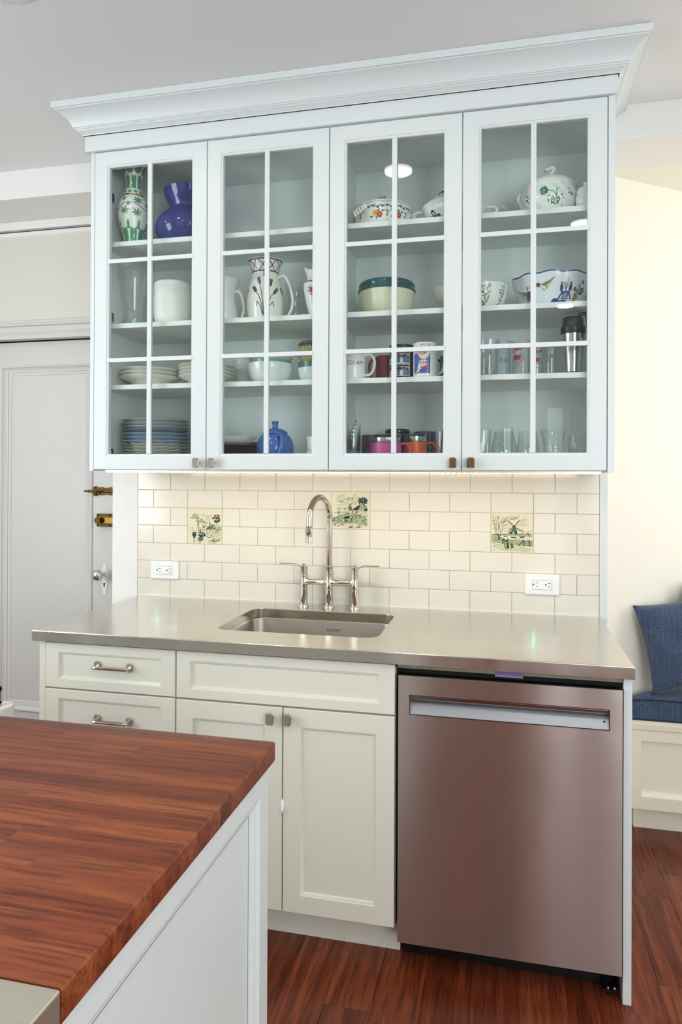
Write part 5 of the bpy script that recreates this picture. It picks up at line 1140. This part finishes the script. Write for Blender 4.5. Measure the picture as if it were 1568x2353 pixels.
FBLUE = pm('faience_blue', '#2f3d7c', 0.15, var=0.15, scale=60); FOCH = pm('faience_ochre', '#8a7f3a', 0.2, var=0.15, scale=60); FRED = pm('faience_red', '#9a4336', 0.2)
def p_fa(A, Z, R, M):
    Z = Z*1.134; U = A*0.13; R_ = random.Random(6)
    M[Z > .122] = 1
    M[(Z < .022+.006*np.sin(U*60)+.004*np.sin(U*140)) & (U > -.02) & (U < .13)] = 1; M[(Z < .02) & (U < -.06)] = 1
    for s in (-1, 1): M[ell_(U, Z, .053+s*.0165, .066, .0062, .014)] = 1; M[ell_(U, Z, .053+s*.0165, .082, .003, .006)] = 1
    M[poly_(U, Z, [(.022, .026), (.040, .055), (.066, .055), (.084, .026)])] = 1
    cell = (np.abs(((U+Z) % .006)-.003) < .0018) & (np.abs(((U-Z) % .006)-.003) < .0018)
    M[poly_(U, Z, [(.044, .028), (.046, .050), (.060, .050), (.062, .028)]) & cell] = 0
    M[poly_(U, Z, [(.030, .028), (.042, .046), (.040, .028)]) | poly_(U, Z, [(.066, .028), (.064, .046), (.076, .028)])] = 0
    for k in range(5): M[seg_(U, Z, (.053, .056), (.053+(k-2)*.005, .086+.012*(k == 3)), .0012)] = 2
    for x, z, r in ((-.060, .082, .011), (-.105, .050, .010), (.105, .050, .010), (.112, .068, .009), (.100, .036, .011)):
        for k in range(3): M[ell_(U, Z, x+.008*math.cos(k*2.1), z+.008*math.sin(k*2.1), r*.62, r*.62)] = 2
    M[ell_(U, Z, -.045, .085, .0075, .0045)] = 1; M[ell_(U, Z, -.045, .078, .0075, .0045)] = 3
    for k in range(9): M[line_(U, Z, [(-.036, .082), (-.02+.002*k, .082+.0022*(k-4)), (-.012+.003*k, .084+.0048*(k-4))], .001)] = 2
    M[line_(U, Z, [(-.035, .072), (-.026, .060), (-.016, .066), (-.020, .08)], .0014)] = 2; M[line_(U, Z, [(-.10, .06), (-.085, .075), (-.065, .083)], .0012)] = 2
    M[ell_(U, Z, -.088, .046, .017, .018)] = 1; M[ell_(U, Z, -.105, .035, .007, .011, .3)] = 2
    for k in range(9): M[line_(U, Z, [(-.098, .062), (-.12-.002*k, .060+.003*(k-4)), (-.135-.002*k, .058+.006*(k-4))], .0011)] = 2
    M[ell_(U, Z, -.092, .076, .003, .007)] = 3; M[ell_(U, Z, -.112, .018, .006, .006)] = 3; M[ell_(U, Z, -.118, .026, .004, .005)] = 3
    M[ell_(U, Z, .090, .062, .007, .008)] = 3; M[ell_(U, Z, .122, .092, .006, .008)] = 3
    for k in range(5): M[ell_(U, Z, .128+.007*math.cos(k*1.25), .060+.009*math.sin(k*1.25), .005, .006)] = 1
    M[line_(U, Z, [(.09, .03), (.100, .05), (.108, .07), (.115, .09)], .0012)] = 2
painted('oval_bowl', [(.085, 0), (.090, .004), (.104, .027), (.121, .066), (.132, .099), (.135, .112)], (1.5385, -0.186, T2), [pm('faience_white', '#dfe6ea', 0.15, var=0.03, scale=20), FBLUE, FOCH, FRED], p_fa, seg=240, rows=80, sy=.92, mod=lambda r, z, a, j: (r*(1-.02*abs(math.sin(5*a))**5), z+.0022*math.cos(10*a)*(z/.112)))
tag(bpy.data.objects['oval_bowl'], 'large painted faience bowl with blue garden and flowers on the second shelf', 'bowl')

# ---- plates
ORD = ['bottom', 'second from the bottom', 'third from the bottom', 'fourth from the bottom', 'fifth from the bottom', 'sixth from the bottom', 'seventh from the bottom', 'eighth from the bottom', 'ninth from the bottom', 'tenth from the bottom', 'eleventh from the bottom', 'twelfth from the bottom', 'topmost']
def plate_prof(r, h, foot, t=.003):
    return sp2([(foot*.98, 0), (foot, .0), (foot*1.05, .003), (r*.80, h*.45), (r*.97, h*.92), (r, h)], 3), t
def plate(name, r, h, foot, c, mat, label, group, wave=0.0, waves=12, t=.0032, cat='plate', phase=0.0):
    o, t = plate_prof(r, h, foot, t)
    mod = (lambda rr, z, a, j: (rr*(1+wave*.25*math.cos(waves*a+phase)*(rr/r)**4), z+wave*r*.10*math.cos(waves*a+phase)*(rr/r)**4)) if wave else None
    prof = [(0, .0012)]+o+inner(o, t, 0)
    return tag(obj(name, G().lathe(prof, c, 60, mod=mod), mat, smooth=50), label, cat, group)
SOUP = pm('cream_china', '#e9e7dc', 0.15, var=0.015)
def soup_plate(r, c, label, group, k):
    pr = [(0, .003), (r*.50, .003), (r*.52, 0), (r*.55, 0), (r*.56, .004), (r*.66, .022), (r*.80, .028), (r*.98, .038), (r, .0405), (r*.985, .0425), (r*.80, .033), (r*.64, .028), (r*.52, .008), (0, .006)]
    return tag(obj('soup_plate', G().lathe(pr, c, 64), SOUP, smooth=50), label, 'plate', group)
for k, w in enumerate(('lowest', 'middle', 'topmost')): soup_plate(.1165, (0.0405, -0.205, T3+k*.0135+(0.0 if k == 0 else .001)), 'wide white soup plate, %s of the stack of three' % w, 'soup plates stacked on the third shelf', k)
for k, w in enumerate(('lowest', 'second lowest', 'second highest', 'topmost')): soup_plate(.1045, (0.2715, -0.200, T3+k*.0132), 'smaller white soup plate, %s of the stack of four' % w, 'smaller soup plates stacked on the third shelf', k)
GREYC = pm('grey_white_china', '#c9cfcd', 0.12); BLUEC = pm('blue_white_china', '#b4c6d6', 0.12, var=0.03); SCALC = pm('ivory_china', '#dcdcd3', 0.18); DGREY = pm('slate_china', '#8da0ac', 0.12)
z = T4+.0008; kinds = [('ivory scalloped', SCALC, .126, .16, .0120)]*6+[('pale blue', BLUEC, .1315, 0, .0140)]*3+[('slate grey', DGREY, .1285, 0, .0120)]+[('grey-white', GREYC, .131, 0, .0135)]*3
for k, (nm, m, r, wv, dz) in enumerate(kinds):
    plate('dinner_plate', r, .020, r*.62, (0.060+.002*math.sin(k*2), -0.192, z), m, '%s dinner plate, %s of the tall stack of thirteen' % (nm, ORD[k]), 'dinner plates in the tall stack', wv, 14, phase=k*.7); z += dz
BLKC = pm('black_china', '#17191c', 0.08); z = T4
for k, w in enumerate(('lowest', 'second lowest', 'middle', 'second highest', 'topmost')):
    plate('side_plate', .1215, .017, .075, (0.374, -0.205, z), BLKC, 'glossy black plate, %s of the stack beside the teapot' % w, 'black plates beside the blue teapot'); z += .0138
plate('white_plate', .1215, .016, .075, (0.372, -0.205, z+.001), CHINA, 'thin white plate lying on the black plates', None); z += .016
tag(obj('platter', G().lathe([(0, .002)]+sp2([(.070, 0), (.075, .002), (.095, .010), (.109, .020), (.112, .022), (.108, .0225), (.09, .014), (.07, .007)], 3)+[(0, .006)], (0.364, -0.205, z), 72, mod=lambda r, z_, a, j: (r*(1+.03*math.cos(6*a)*(r/.112)**3), z_+.003*math.cos(6*a)*(r/.112)**4)), CHINA, smooth=50), 'white wavy-edged platter on top of the black plates', 'platter')

# ---- third shelf bowls
for k in range(5):
    tag(vessel('ramekin', [(.033, 0), (.036, .002), (.0385, .024), (.0415, .028), (.0415, .034)], (0.3865, -0.088, T3+k*.0245), CHINA, t=.003, n=0) , 'small white ramekin, %s of the stack behind the bowls' % ('lowest', 'second lowest', 'middle', 'second highest', 'topmost')[k], 'bowl', 'ramekins stacked behind the bowls')
bg_ = 'bowls nested in the big white bowl'
tag(vessel('serving_bowl', [(.048, 0), (.052, .003), (.070, .018), (.081, .045), (.0845, .064), (.086, .072)], (0.541, -0.238, T3), pm('pale_bowl', '#e6eceb', 0.15), t=.004), 'big white bowl holding smaller bowls on the third shelf', 'bowl')
tag(vessel('mixing_bowl', [(.040, .0), (.045, .002), (.062, .03), (.073, .060), (.0765, .074)], (0.543, -0.238, T3+.0085), pm('aqua_glaze', '#79b1b1', 0.08, var=0.08), t=.004), 'aqua glazed bowl nested in the big white bowl', 'bowl', bg_)
tag(vessel('mixing_bowl', [(.038, 0), (.042, .002), (.055, .03), (.066, .052), (.079, .068), (.081, .071)], (0.543, -0.238, T3+.0250), CHINA2, t=.004), 'cream flared bowl, topmost of the nest in the big white bowl', 'bowl', bg_)
tag(vessel('low_bowl', [(.040, 0), (.043, .002), (.058, .02), (.066, .050), (.067, .056)], (0.705, -0.205, T3), pm('pale_bowl', '#e6eceb'), t=.004), 'white bowl under the green and yellow pottery bowls', 'bowl')
tag(vessel('low_bowl', [(.032, 0), (.041, .004), (.056, .034), (.0615, .056), (.0635, .070)], (0.705, -0.205, T3+.0075), pm('teal_grey_glaze', '#53827f', 0.12), t=.0035), 'teal-rimmed bowl between the white bowl and the pottery bowls', 'bowl')
POTG = pm('pottery_green', '#37502c', 0.12, var=0.2, scale=80); POTY = pm('pottery_yellow', '#b29a3c', 0.15, var=0.2, scale=80); POTW = pm('pottery_stroke', '#e9e6d0', 0.2)
def p_pot(A, Z, R, M):
    w = 2*PI/26; a = ((A) % w)/w; zz = Z/.045
    M[:] = 1; M[(zz > .12) & (zz < .8)] = 2
    arch = np.abs(np.abs(a-.5)-(.30*np.sqrt(np.clip(1-(np.clip(zz-.15, 0, 1)/.72)**2, 0, 1)))) < .075
    M[arch & (zz > .12) & (zz < .92)] = 3
    M[zz > .95] = 1
for k, w in enumerate(('lower', 'upper')):
    painted('pottery_bowl', [(.034, 0), (.042, .006), (.056, .026), (.0635, .045), (.065, .049)], (0.705, -0.205, T3+.0335+.026+k*.036), [CHINA2, POTG, POTY, POTW], p_pot, seg=208, rows=40, t=.0035)
obs = [o for o in bpy.data.objects if o.name.startswith('pottery_bowl')]
for o, w in zip(sorted(obs, key=lambda q: q.location.z), ('lower', 'upper')): tag(o, 'green and yellow striped pottery bowl, %s of the pair on the stack' % w, 'bowl', 'striped pottery bowls')
t = thing('rimmed_bowl', 'cream bowl with a maroon rim on top of the pottery bowls', 'bowl', (0.707, -0.205, T3+.1240))
vessel('body', [(.034, 0), (.040, .004), (.052, .016), (.0585, .023)], (0.707, -0.205, T3+.1240), CHINA2, t, t=.003)
obj('rim', G().lathe([(.0575, .0225), (.0600, .0235), (.0605, .0265), (.0585, .0285), (.0550, .0265), (.0550, .0235), (.0575, .0225)], (0.707, -0.205, T3+.1240), 48), pm('maroon_rim', '#5c3038', 0.3, var=0.3, scale=90), t, smooth=50)

# ---- mugs
def mug(label, x, y, zb, r, h, mat, hang=88, taper=1.0, hout=.030, hr=.0062, hmat=None, paint=None, mats=None, name='mug', hz=(.18, .86)):
    t = thing(name, label, 'mug', (x, y, zb)); o = [(r*.90*taper, 0), (r*.97*taper, .003), (r*taper, .010), (r, h*.5), (r, h)]
    if paint: painted('body', o, (x, y, zb), mats, paint, t, t=.0038, seg=150, rows=90, n=0)
    else: vessel('body', o, (x, y, zb), mat, t, t=.0038, n=0, smooth=40)
    if hang is not None: obj('handle', loop_handle((x, y, zb), (r, r), math.radians(hang), h*hz[0], h*hz[1], hout, hr, flat=.75), hmat or mat, t, smooth=60)
    return t
MUGW = pm('mug_white', '#eff1f0', 0.1, var=0.01)
m = mug('white mug with BEDLAM in thin red letters on the mug shelf', .862, -.272, T3, .0425, .103, MUGW, 92, hout=.032)
obj('lettering', text_on(G(), 'BEDLAM', .0195, cylmap((.862, -.272, T3), .0425, bearing(.862, -.272)+.05, .058), .95), pm('maroon_print', '#8a2f38', 0.3), m)
mug('brick red mug behind the white lettered mug', .962, -.165, T3, .039, .098, pm('brick_glaze', '#8e3d3c', 0.1, var=0.1), -60, hout=.026)
def p_photo(A, Z, R, M):
    U = A*.043; M[:] = 4; R_ = random.Random(9)
    for zl, zh in ((.012, .054), (.056, .098)):
        for x0, x1 in ((-.060, -.028), (-.026, .030)):
            fr = (U > x0) & (U < x1) & (Z > zl) & (Z < zh); M[fr] = 1
            inn = (U > x0+.002) & (U < x1-.002) & (Z > zl+.0018) & (Z < zh-.0018); M[inn] = 2
            M[inn & (Z > zl+.026)] = 3; M[inn & (Z > zl+.034)] = 4
            for k in range(10): xx = x0+.004+R_.random()*(x1-x0-.008); M[inn & ell_(U, Z, xx, zl+.024+R_.random()*.006, .003, .003)] = 4
            for k in range(3):
                xx = x0+.008+k*(x1-x0-.014)/2.4; M[inn & ell_(U, Z, xx, zl+.011, .0055, .011)] = 5 if k % 2 else 0; M[inn & ell_(U, Z, xx, zl+.024, .0030, .0038)] = 6; M[inn & ell_(U, Z, xx, zl+.0265, .0033, .0022)] = 4
mug('black photo mug with pictures in white frames on the mug shelf', 1.028, -.238, T3, .0435, .122, pm('mug_black', '#101112', 0.08), 175, paint=p_photo, mats=[pm('photo_blue', '#5570b8', 0.2), pm('photo_frame', '#e4e4e0', 0.2), pm('photo_grey', '#4c5350', 0.2, var=0.3, scale=200), pm('photo_pink', '#b99a92', 0.2), pm('mug_black', '#101112'), pm('photo_pale', '#b9c6e6', 0.2), pm('photo_skin', '#7a5a4c', 0.2)], name='photo_mug')
def p_wq(A, Z, R, M):
    U = A*.0425+.006
    M[(U > -.041) & (U < .022) & (Z > .016) & (Z < .084)] = 1
    M[(U > -.041) & (U < .022) & (Z > .056) & ell_(U, Z, .0, .092, .022, .028)] = 0
    M[poly_(U, Z, [(-.036, .016), (-.024, .028), (-.014, .060), (-.006, .064), (.012, .064), (.012, .044), (-.004, .036), (-.02, .022)])] = 0
    for k in range(4): M[line_(U, Z, [(-.03+.002*k, .104-.005*k), (-.018, .097-.004*k), (-.004, .092-.004*k), (.008, .098-.004*k), (.018, .109-.004*k)], .0009)] = 2
    for x, z in ((-.016, .098), (-.006, .092), (.002, .086), (-.028, .080), (-.028, .070)): M[ell_(U, Z, x, z, .0026, .0026)] = 2
    for x in (-.034, -.031, -.028): M[seg_(U, Z, (x, .085), (x, .106), .0008)] = 3; M[seg_(U, Z, (x-.003, .018), (x-.003, .034), .0008)] = 3
    M[line_(U, Z, [(-.041, .020), (-.02, .032), (.0, .039), (.02, .045)], .0011)] = 2; M[line_(U, Z, [(-.041, .016), (-.02, .027), (.0, .034), (.02, .038)], .0009)] = 2; M[line_(U, Z, [(-.035, .012), (-.01, .025), (.02, .032)], .0009)] = 3
    M[line_(U, Z, [(-.012, .064), (.010, .063), (.020, .057)], .0010)] = 2
    for x in (-.012, -.006, 0, .005, .010): M[seg_(U, Z, (x, .036), (x, .063), .0008)] = 2; M[line_(U, Z, [(x-.002, .050), (x, .056), (x+.002, .050)], .0007)] = 2
m = mug('white WQXR mug with a red and blue bridge picture on the mug shelf', 1.1150, -.262, T3, .0425, .122, MUGW, 118, paint=p_wq, mats=[MUGW, pm('print_blue', '#4a67ad', 0.2, var=0.15, scale=120), pm('print_red', '#b8323c', 0.2), pm('print_navy', '#2b3566', 0.2)], name='radio_mug', hout=.028)
obj('lettering', text_on(G(), 'WQXR', .0105, cylmap((1.115, -.262, T3), .0425, bearing(1.115, -.262)-.02, .1135), 1.15), pm('print_navy', '#2b3566'), m)
mug('grey glass mug with a cobalt foot beside the WQXR mug', 1.186, -.120, T3, .034, .100, pm('smoky_glaze', '#76838c', 0.15, var=0.2, scale=60), -95, hmat=pm('cobalt_glaze', '#373d80'), name='glass_mug')

# ---- steel travel mug
t = thing('travel_mug', 'stainless steel travel mug with black lid and grip beside the glasses', 'travel mug', (1.602, -.262, T3))
BR = pm('brushed_cup_steel', '#b9bab8', 0.22, 1.0, var=0.05)
vessel('body', [(.0265, .010), (.0275, .0105), (.0320, .075), (.0325, .0755), (.0375, .135)], (1.602, -.262, T3), BR, t, t=.002, n=0, lid=True, smooth=30)
obj('foot', G().lathe([(0, 0), (.0265, 0), (.0275, .001), (.0282, .010), (0, .010)], (1.602, -.262, T3), 36), BLACK, t, smooth=30)
obj('collar', G().lathe([(0, .135), (.0385, .135), (.0395, .137), (.0395, .158), (.037, .160), (0, .160)], (1.602, -.262, T3), 36), BLACK, t, smooth=30)
obj('lid', G().lathe([(0, .160), (.0335, .160), (.0335, .186), (.0315, .190), (.028, .1915), (0, .1915)], (1.602, -.262, T3), 36), BLACK, t, smooth=30)
obj('grip', G().tube(spline([(1.616, -.285, T3+.194), (1.632, -.287, T3+.197), (1.643, -.288, T3+.192), (1.647, -.288, T3+.165), (1.649, -.288, T3+.132), (1.650, -.288, T3+.122)], 4), [.010]*6+[.011]*8+[.009]*7, 12, flat=.6), BLACK, t, smooth=50)

# ---- glasses
def tumbler(label, x, y, zb, r0, r1, h, mat=None, t=.0025, facets=0, name='tumbler', group=None, mid=None, base=.006):
    o = [(r0*.9, 0), (r0, .002)]+([mid] if mid else [])+[(r1, h)]
    o = sp2(o, 5) if mid else resample(o, 8)
    prof = [(0, 0)]+o+[(r1-t*.5, h+.0006)]+[(max(r-t, .002), z) for r, z in reversed(o) if z > base+.001]+[(max(r0-t*1.2, .002), base), (0, base)]
    mod = (lambda r, z, a, j: (r*(1-.035*abs(math.sin(facets*a))*(1 if .008 < z < h*.80 else 0)), z)) if facets else None
    return tag(obj(name, G().lathe(prof, (x, y, zb), max(40, facets*8), mod=mod), mat or GLASS, smooth=30 if facets else 50), label, 'glass', group)
tumbler('clear faceted tumbler on the mug shelf', 1.3285, -.255, T3, .030, .038, .128, facets=9, t=.005, base=.012)
fr = tumbler('frosted straight tumbler with lettering between faceted glass and red-print glass', 1.377, -.170, T3, .027, .0275, .138, FROST, name='frosted_tumbler')
ob = obj('lettering', text_on(G(), 'T O.', .021, cylmap((1.377, -.170, T3), .0275, bearing(1.377, -.17)+.10, .068), .8), pm('print_grey', '#3c4448', 0.4), fr)
RP = pm('print_glass_red', '#b52a3c', 0.35)
def redglass(label, x, y, r, h, flip):
    gl = tumbler(label, x, y, T3, r*.95, r, h, name='printed_glass'); f = cylmap((x, y, T3), r, bearing(x, y)+flip, 0)
    g = G()
    for pts, w in (([(-.018, .078), (-.016, .092), (-.010, .094), (-.006, .086), (-.002, .096), (.004, .088), (.010, .098), (.018, .094)], .0022), ([(-.018, .062), (-.010, .072), (-.004, .060), (.004, .070), (.0, .056)], .0042), ([(-.016, .056), (-.004, .062)], .004)):
        for (a, b), (c, d) in zip(pts[:-1], pts[1:]):
            L = math.hypot(c-a, d-b); nx_, ny_ = -(d-b)/L*w, (c-a)/L*w
            g.add([f(a-nx_, b-ny_), f(c-nx_, d-ny_), f(c+nx_, d+ny_), f(a+nx_, b+ny_)], [(0, 1, 2, 3)])
    text_on(g, 'TIME SQUARE', .0062, lambda a, b: f(a, b+.050+a*.25), .9); text_on(g, 'A NEW', .0058, lambda a, b: f(a-.006, b+.038-a*.1), .9)
    obj('print', g, RP, gl); return gl
redglass('tumbler with red script print beside the frosted tumbler', 1.436, -.245, .0305, .124, -.25); redglass('tumbler with red script print beside the vertical glazing bar', 1.487, -.185, .027, .126, .25)
tumbler('small plain clear glass next to the steel travel mug', 1.533, -.235, T3, .019, .021, .100)
# bottom row of glasses
tumbler('heavy faceted clear glass on the cabinet floor', 1.309, -.255, T4, .024, .031, .120, facets=8, t=.003, base=.01)
tumbler('tall plain clear glass behind the stemless glasses', 1.392, -.120, T4, .021, .021, .135)
tumbler('stemless clear wine glass beside the faceted glass', 1.381, -.225, T4, .026, .032, .117, mid=(.0445, .042), name='wine_glass')
tumbler('stemless clear wine glass beside the measuring glass', 1.4605, -.215, T4, .024, .030, .117, mid=(.038, .042), name='wine_glass')
ms = tumbler('wide fluted measuring glass with tiny markings', 1.542, -.240, T4, .029, .0435, .120, facets=10, t=.003, mid=(.033, .075), name='measuring_glass')
g = G(); f = cylmap((1.542, -.240, T4), .0345, bearing(1.542, -.24), 0)
for k, s in enumerate(('8   PINT  PINT', 'ML  TEASPOONS', '8   10   12')): text_on(g, s, .0060, lambda a, b, k=k: f(a+.004, b+.066-k*.010), .9)
obj('markings', g, pm('print_grey', '#3c4448'), ms)
tumbler('clear hammered tumbler in the corner of the cabinet floor', 1.6215, -.205, T4, .026, .0325, .103, facets=12, t=.003)

# ---- bottom shelf, middle
POTB = pm('teapot_blue', '#3f66ac', 0.06, var=0.06)
t = thing('teapot', 'round blue glazed teapot with knobbed lid on the cabinet floor', 'teapot', (.5575, -.225, T4))
c = (.5575, -.225, T4)
vessel('body', [(.036, 0), (.042, .003), (.060, .026), (.0685, .056), (.066, .084), (.054, .108), (.042, .117)], c, POTB, t, t=.004, lid=True)
lid = obj('lid', G().lathe(sp2([(.044, .1165), (.0465, .118), (.043, .125), (.030, .133), (.014, .138), (.011, .140), (.0105, .150), (.0125, .160), (.011, .163), (0, .1635)], 4), c, 40), POTB, t, smooth=50)
obj('handle', G().tube(spline([(c[0]+.020, c[1]-.047, c[2]+.104), (c[0]+.040, c[1]-.062, c[2]+.112), (c[0]+.052, c[1]-.075, c[2]+.095), (c[0]+.050, c[1]-.080, c[2]+.060), (c[0]+.036, c[1]-.074, c[2]+.028), (c[0]+.022, c[1]-.055, c[2]+.018)], 6), .0085, 14, flat=.7), POTB, t, smooth=60)
obj('spout', G().tube(spline([(c[0]-.025, c[1]+.050, c[2]+.040), (c[0]-.042, c[1]+.078, c[2]+.062), (c[0]-.050, c[1]+.092, c[2]+.090), (c[0]-.058, c[1]+.104, c[2]+.104)], 5), [.020-.0007*i for i in range(16)], 14), POTB, t, smooth=60)
for k, w in enumerate(('lower', 'upper')):
    tag(vessel('cup', [(.026, 0), (.029, .003), (.033, .045), (.0345, .050)], (.7185, -.245, T4+.001+.052*k), CHINA, t=.003), 'white handleless cup, %s of the pair beside the teapot' % w, 'cup', 'white cups beside the teapot')
# measuring cups nested, with coloured bottoms
cols = ['#c2473a', '#d8b53a', '#5fae3c', '#5fc0cf', '#4460b4', '#7a4c9c']
for k in range(6):
    t = thing('beaker', 'clear plastic beaker with a %s base, nested on the cabinet floor' % ('red', 'yellow', 'green', 'turquoise', 'blue', 'purple')[k], 'beaker', (.8600, -.268, T4+k*.0135), 'nested beakers with coloured bases')
    vessel('cup', [(.0195, .012), (.0205, .0125), (.0285, .078)], (.8600, -.268, T4+k*.0135), GLASS, t, t=.0012, n=0)
    obj('base', G().lathe([(0, .0), (.0175, 0), (.0185, .0012), (.0198, .012), (0, .012)], (.8600, -.268, T4+k*.0135), 32), pm('base_%d' % k, cols[k], 0.3), t, smooth=35)
    obj('handle', G().tube(spline([(.8600-.02+.007*k, -.3005, T4+k*.0135+.078), (.854+.005*k, -.3045, T4+k*.0135+.088), (.868+.003*k, -.3040, T4+k*.0135+.086)], 4), .0014, 6), pm('dark_wire', '#2a2d2e', 0.4), t)
mug('dark grey mug behind the nested beakers', .9030, -.150, T4, .034, .112, pm('charcoal_glaze', '#4a4848', 0.2), None, name='grey_mug')
def insul(label, x, y, r, h, mat, hang, lidmat, band=.022, hmat=None, hout=.030):
    t = thing('insulated_mug', label, 'mug', (x, y, T4))
    vessel('body', [(r*.86, 0), (r*.90, .003), (r*.99, h*.4), (r, h)], (x, y, T4), mat, t, t=.003, n=3, lid=True)
    obj('band', G().lathe([(0, h), (r*.94, h), (r*.95, h+.001), (r*.95, h+band), (0, h+band)], (x, y, T4), 40), BR, t, smooth=30)
    obj('lid', G().lathe([(0, h+band), (r*.99, h+band), (r*1.0, h+band+.003), (r*.94, h+band+.010), (r*.80, h+band+.012), (0, h+band+.010)], (x, y, T4), 40), lidmat, t, smooth=30)
    if hang is not None: obj('handle', loop_handle((x, y, T4), (r, r), math.radians(hang), h*.12, h*.95, hout, .0075, flat=.6), hmat or mat, t, smooth=60)
    return t
SMOKE = glassmat('smoked_lid', (0.45, 0.47, 0.48), 2.0)
insul('bright pink insulated mug with steel band and smoky lid', .978, -.262, .0545, .078, pm('pink_coat', '#c4458f', 0.4), 95, SMOKE, .018, hout=.028)
insul('bright orange insulated mug with steel band beside the pink mug', 1.070, -.175, .041, .084, pm('orange_coat', '#e2601f', 0.4), 98, SMOKE, .020, hout=.034)
t = thing('flask', 'black lidded flask standing behind the pink and orange mugs', 'flask', (.992, -.085, T4))
obj('body', G().lathe([(0, 0), (.040, 0), (.043, .004), (.043, .122), (0, .122)], (.992, -.085, T4), 36), BLACK, t, smooth=30)
obj('lid', G().lathe([(0, .1225), (.046, .1225), (.047, .126), (.047, .132), (.043, .137), (0, .138)], (.992, -.085, T4), 36), pm('gloss_black', '#131414'), t, smooth=30)
mug('navy speckled mug behind the orange mug', 1.096, -.085, T4, .042, .126, pm('navy_speckle', '#262a54', 0.1, var=0.5, scale=260), None, name='navy_mug')
gp = thing('striped_tumbler', 'glass tumbler painted with orange and dark stripes beside the navy mug', 'glass', (1.1780, -.255, T4))
vessel('cup', [(.023, 0), (.024, .002), (.029, .085), (.031, .118)], (1.1780, -.255, T4), GLASS, gp, t=.002, n=0)
f = lambda a, z: (1.1780+(.0243+.0006*z*95)*math.sin(a), -.255-(.0243+.0006*z*95)*math.cos(a), T4+z)
for k, mname in enumerate(('mug_black', 'print_navy', 'orange_coat', 'mug_black', 'print_navy', 'mug_black', 'orange_coat', 'mug_black')):
    g = G(); a0 = -1.4+k*.42
    for i in range(10):
        z0, z1 = .006+i*.0112, .006+(i+1)*.0112; b0, b1 = a0+.12*math.sin(i*.5+k), a0+.12*math.sin((i+1)*.5+k); w = .05+.03*(i/10)
        g.add([f(b0-w, z0), f(b0+w, z0), f(b1+w, z1), f(b1-w, z1)], [(0, 1, 2, 3)])
    obj('stripe', g, MATS[mname], gp)
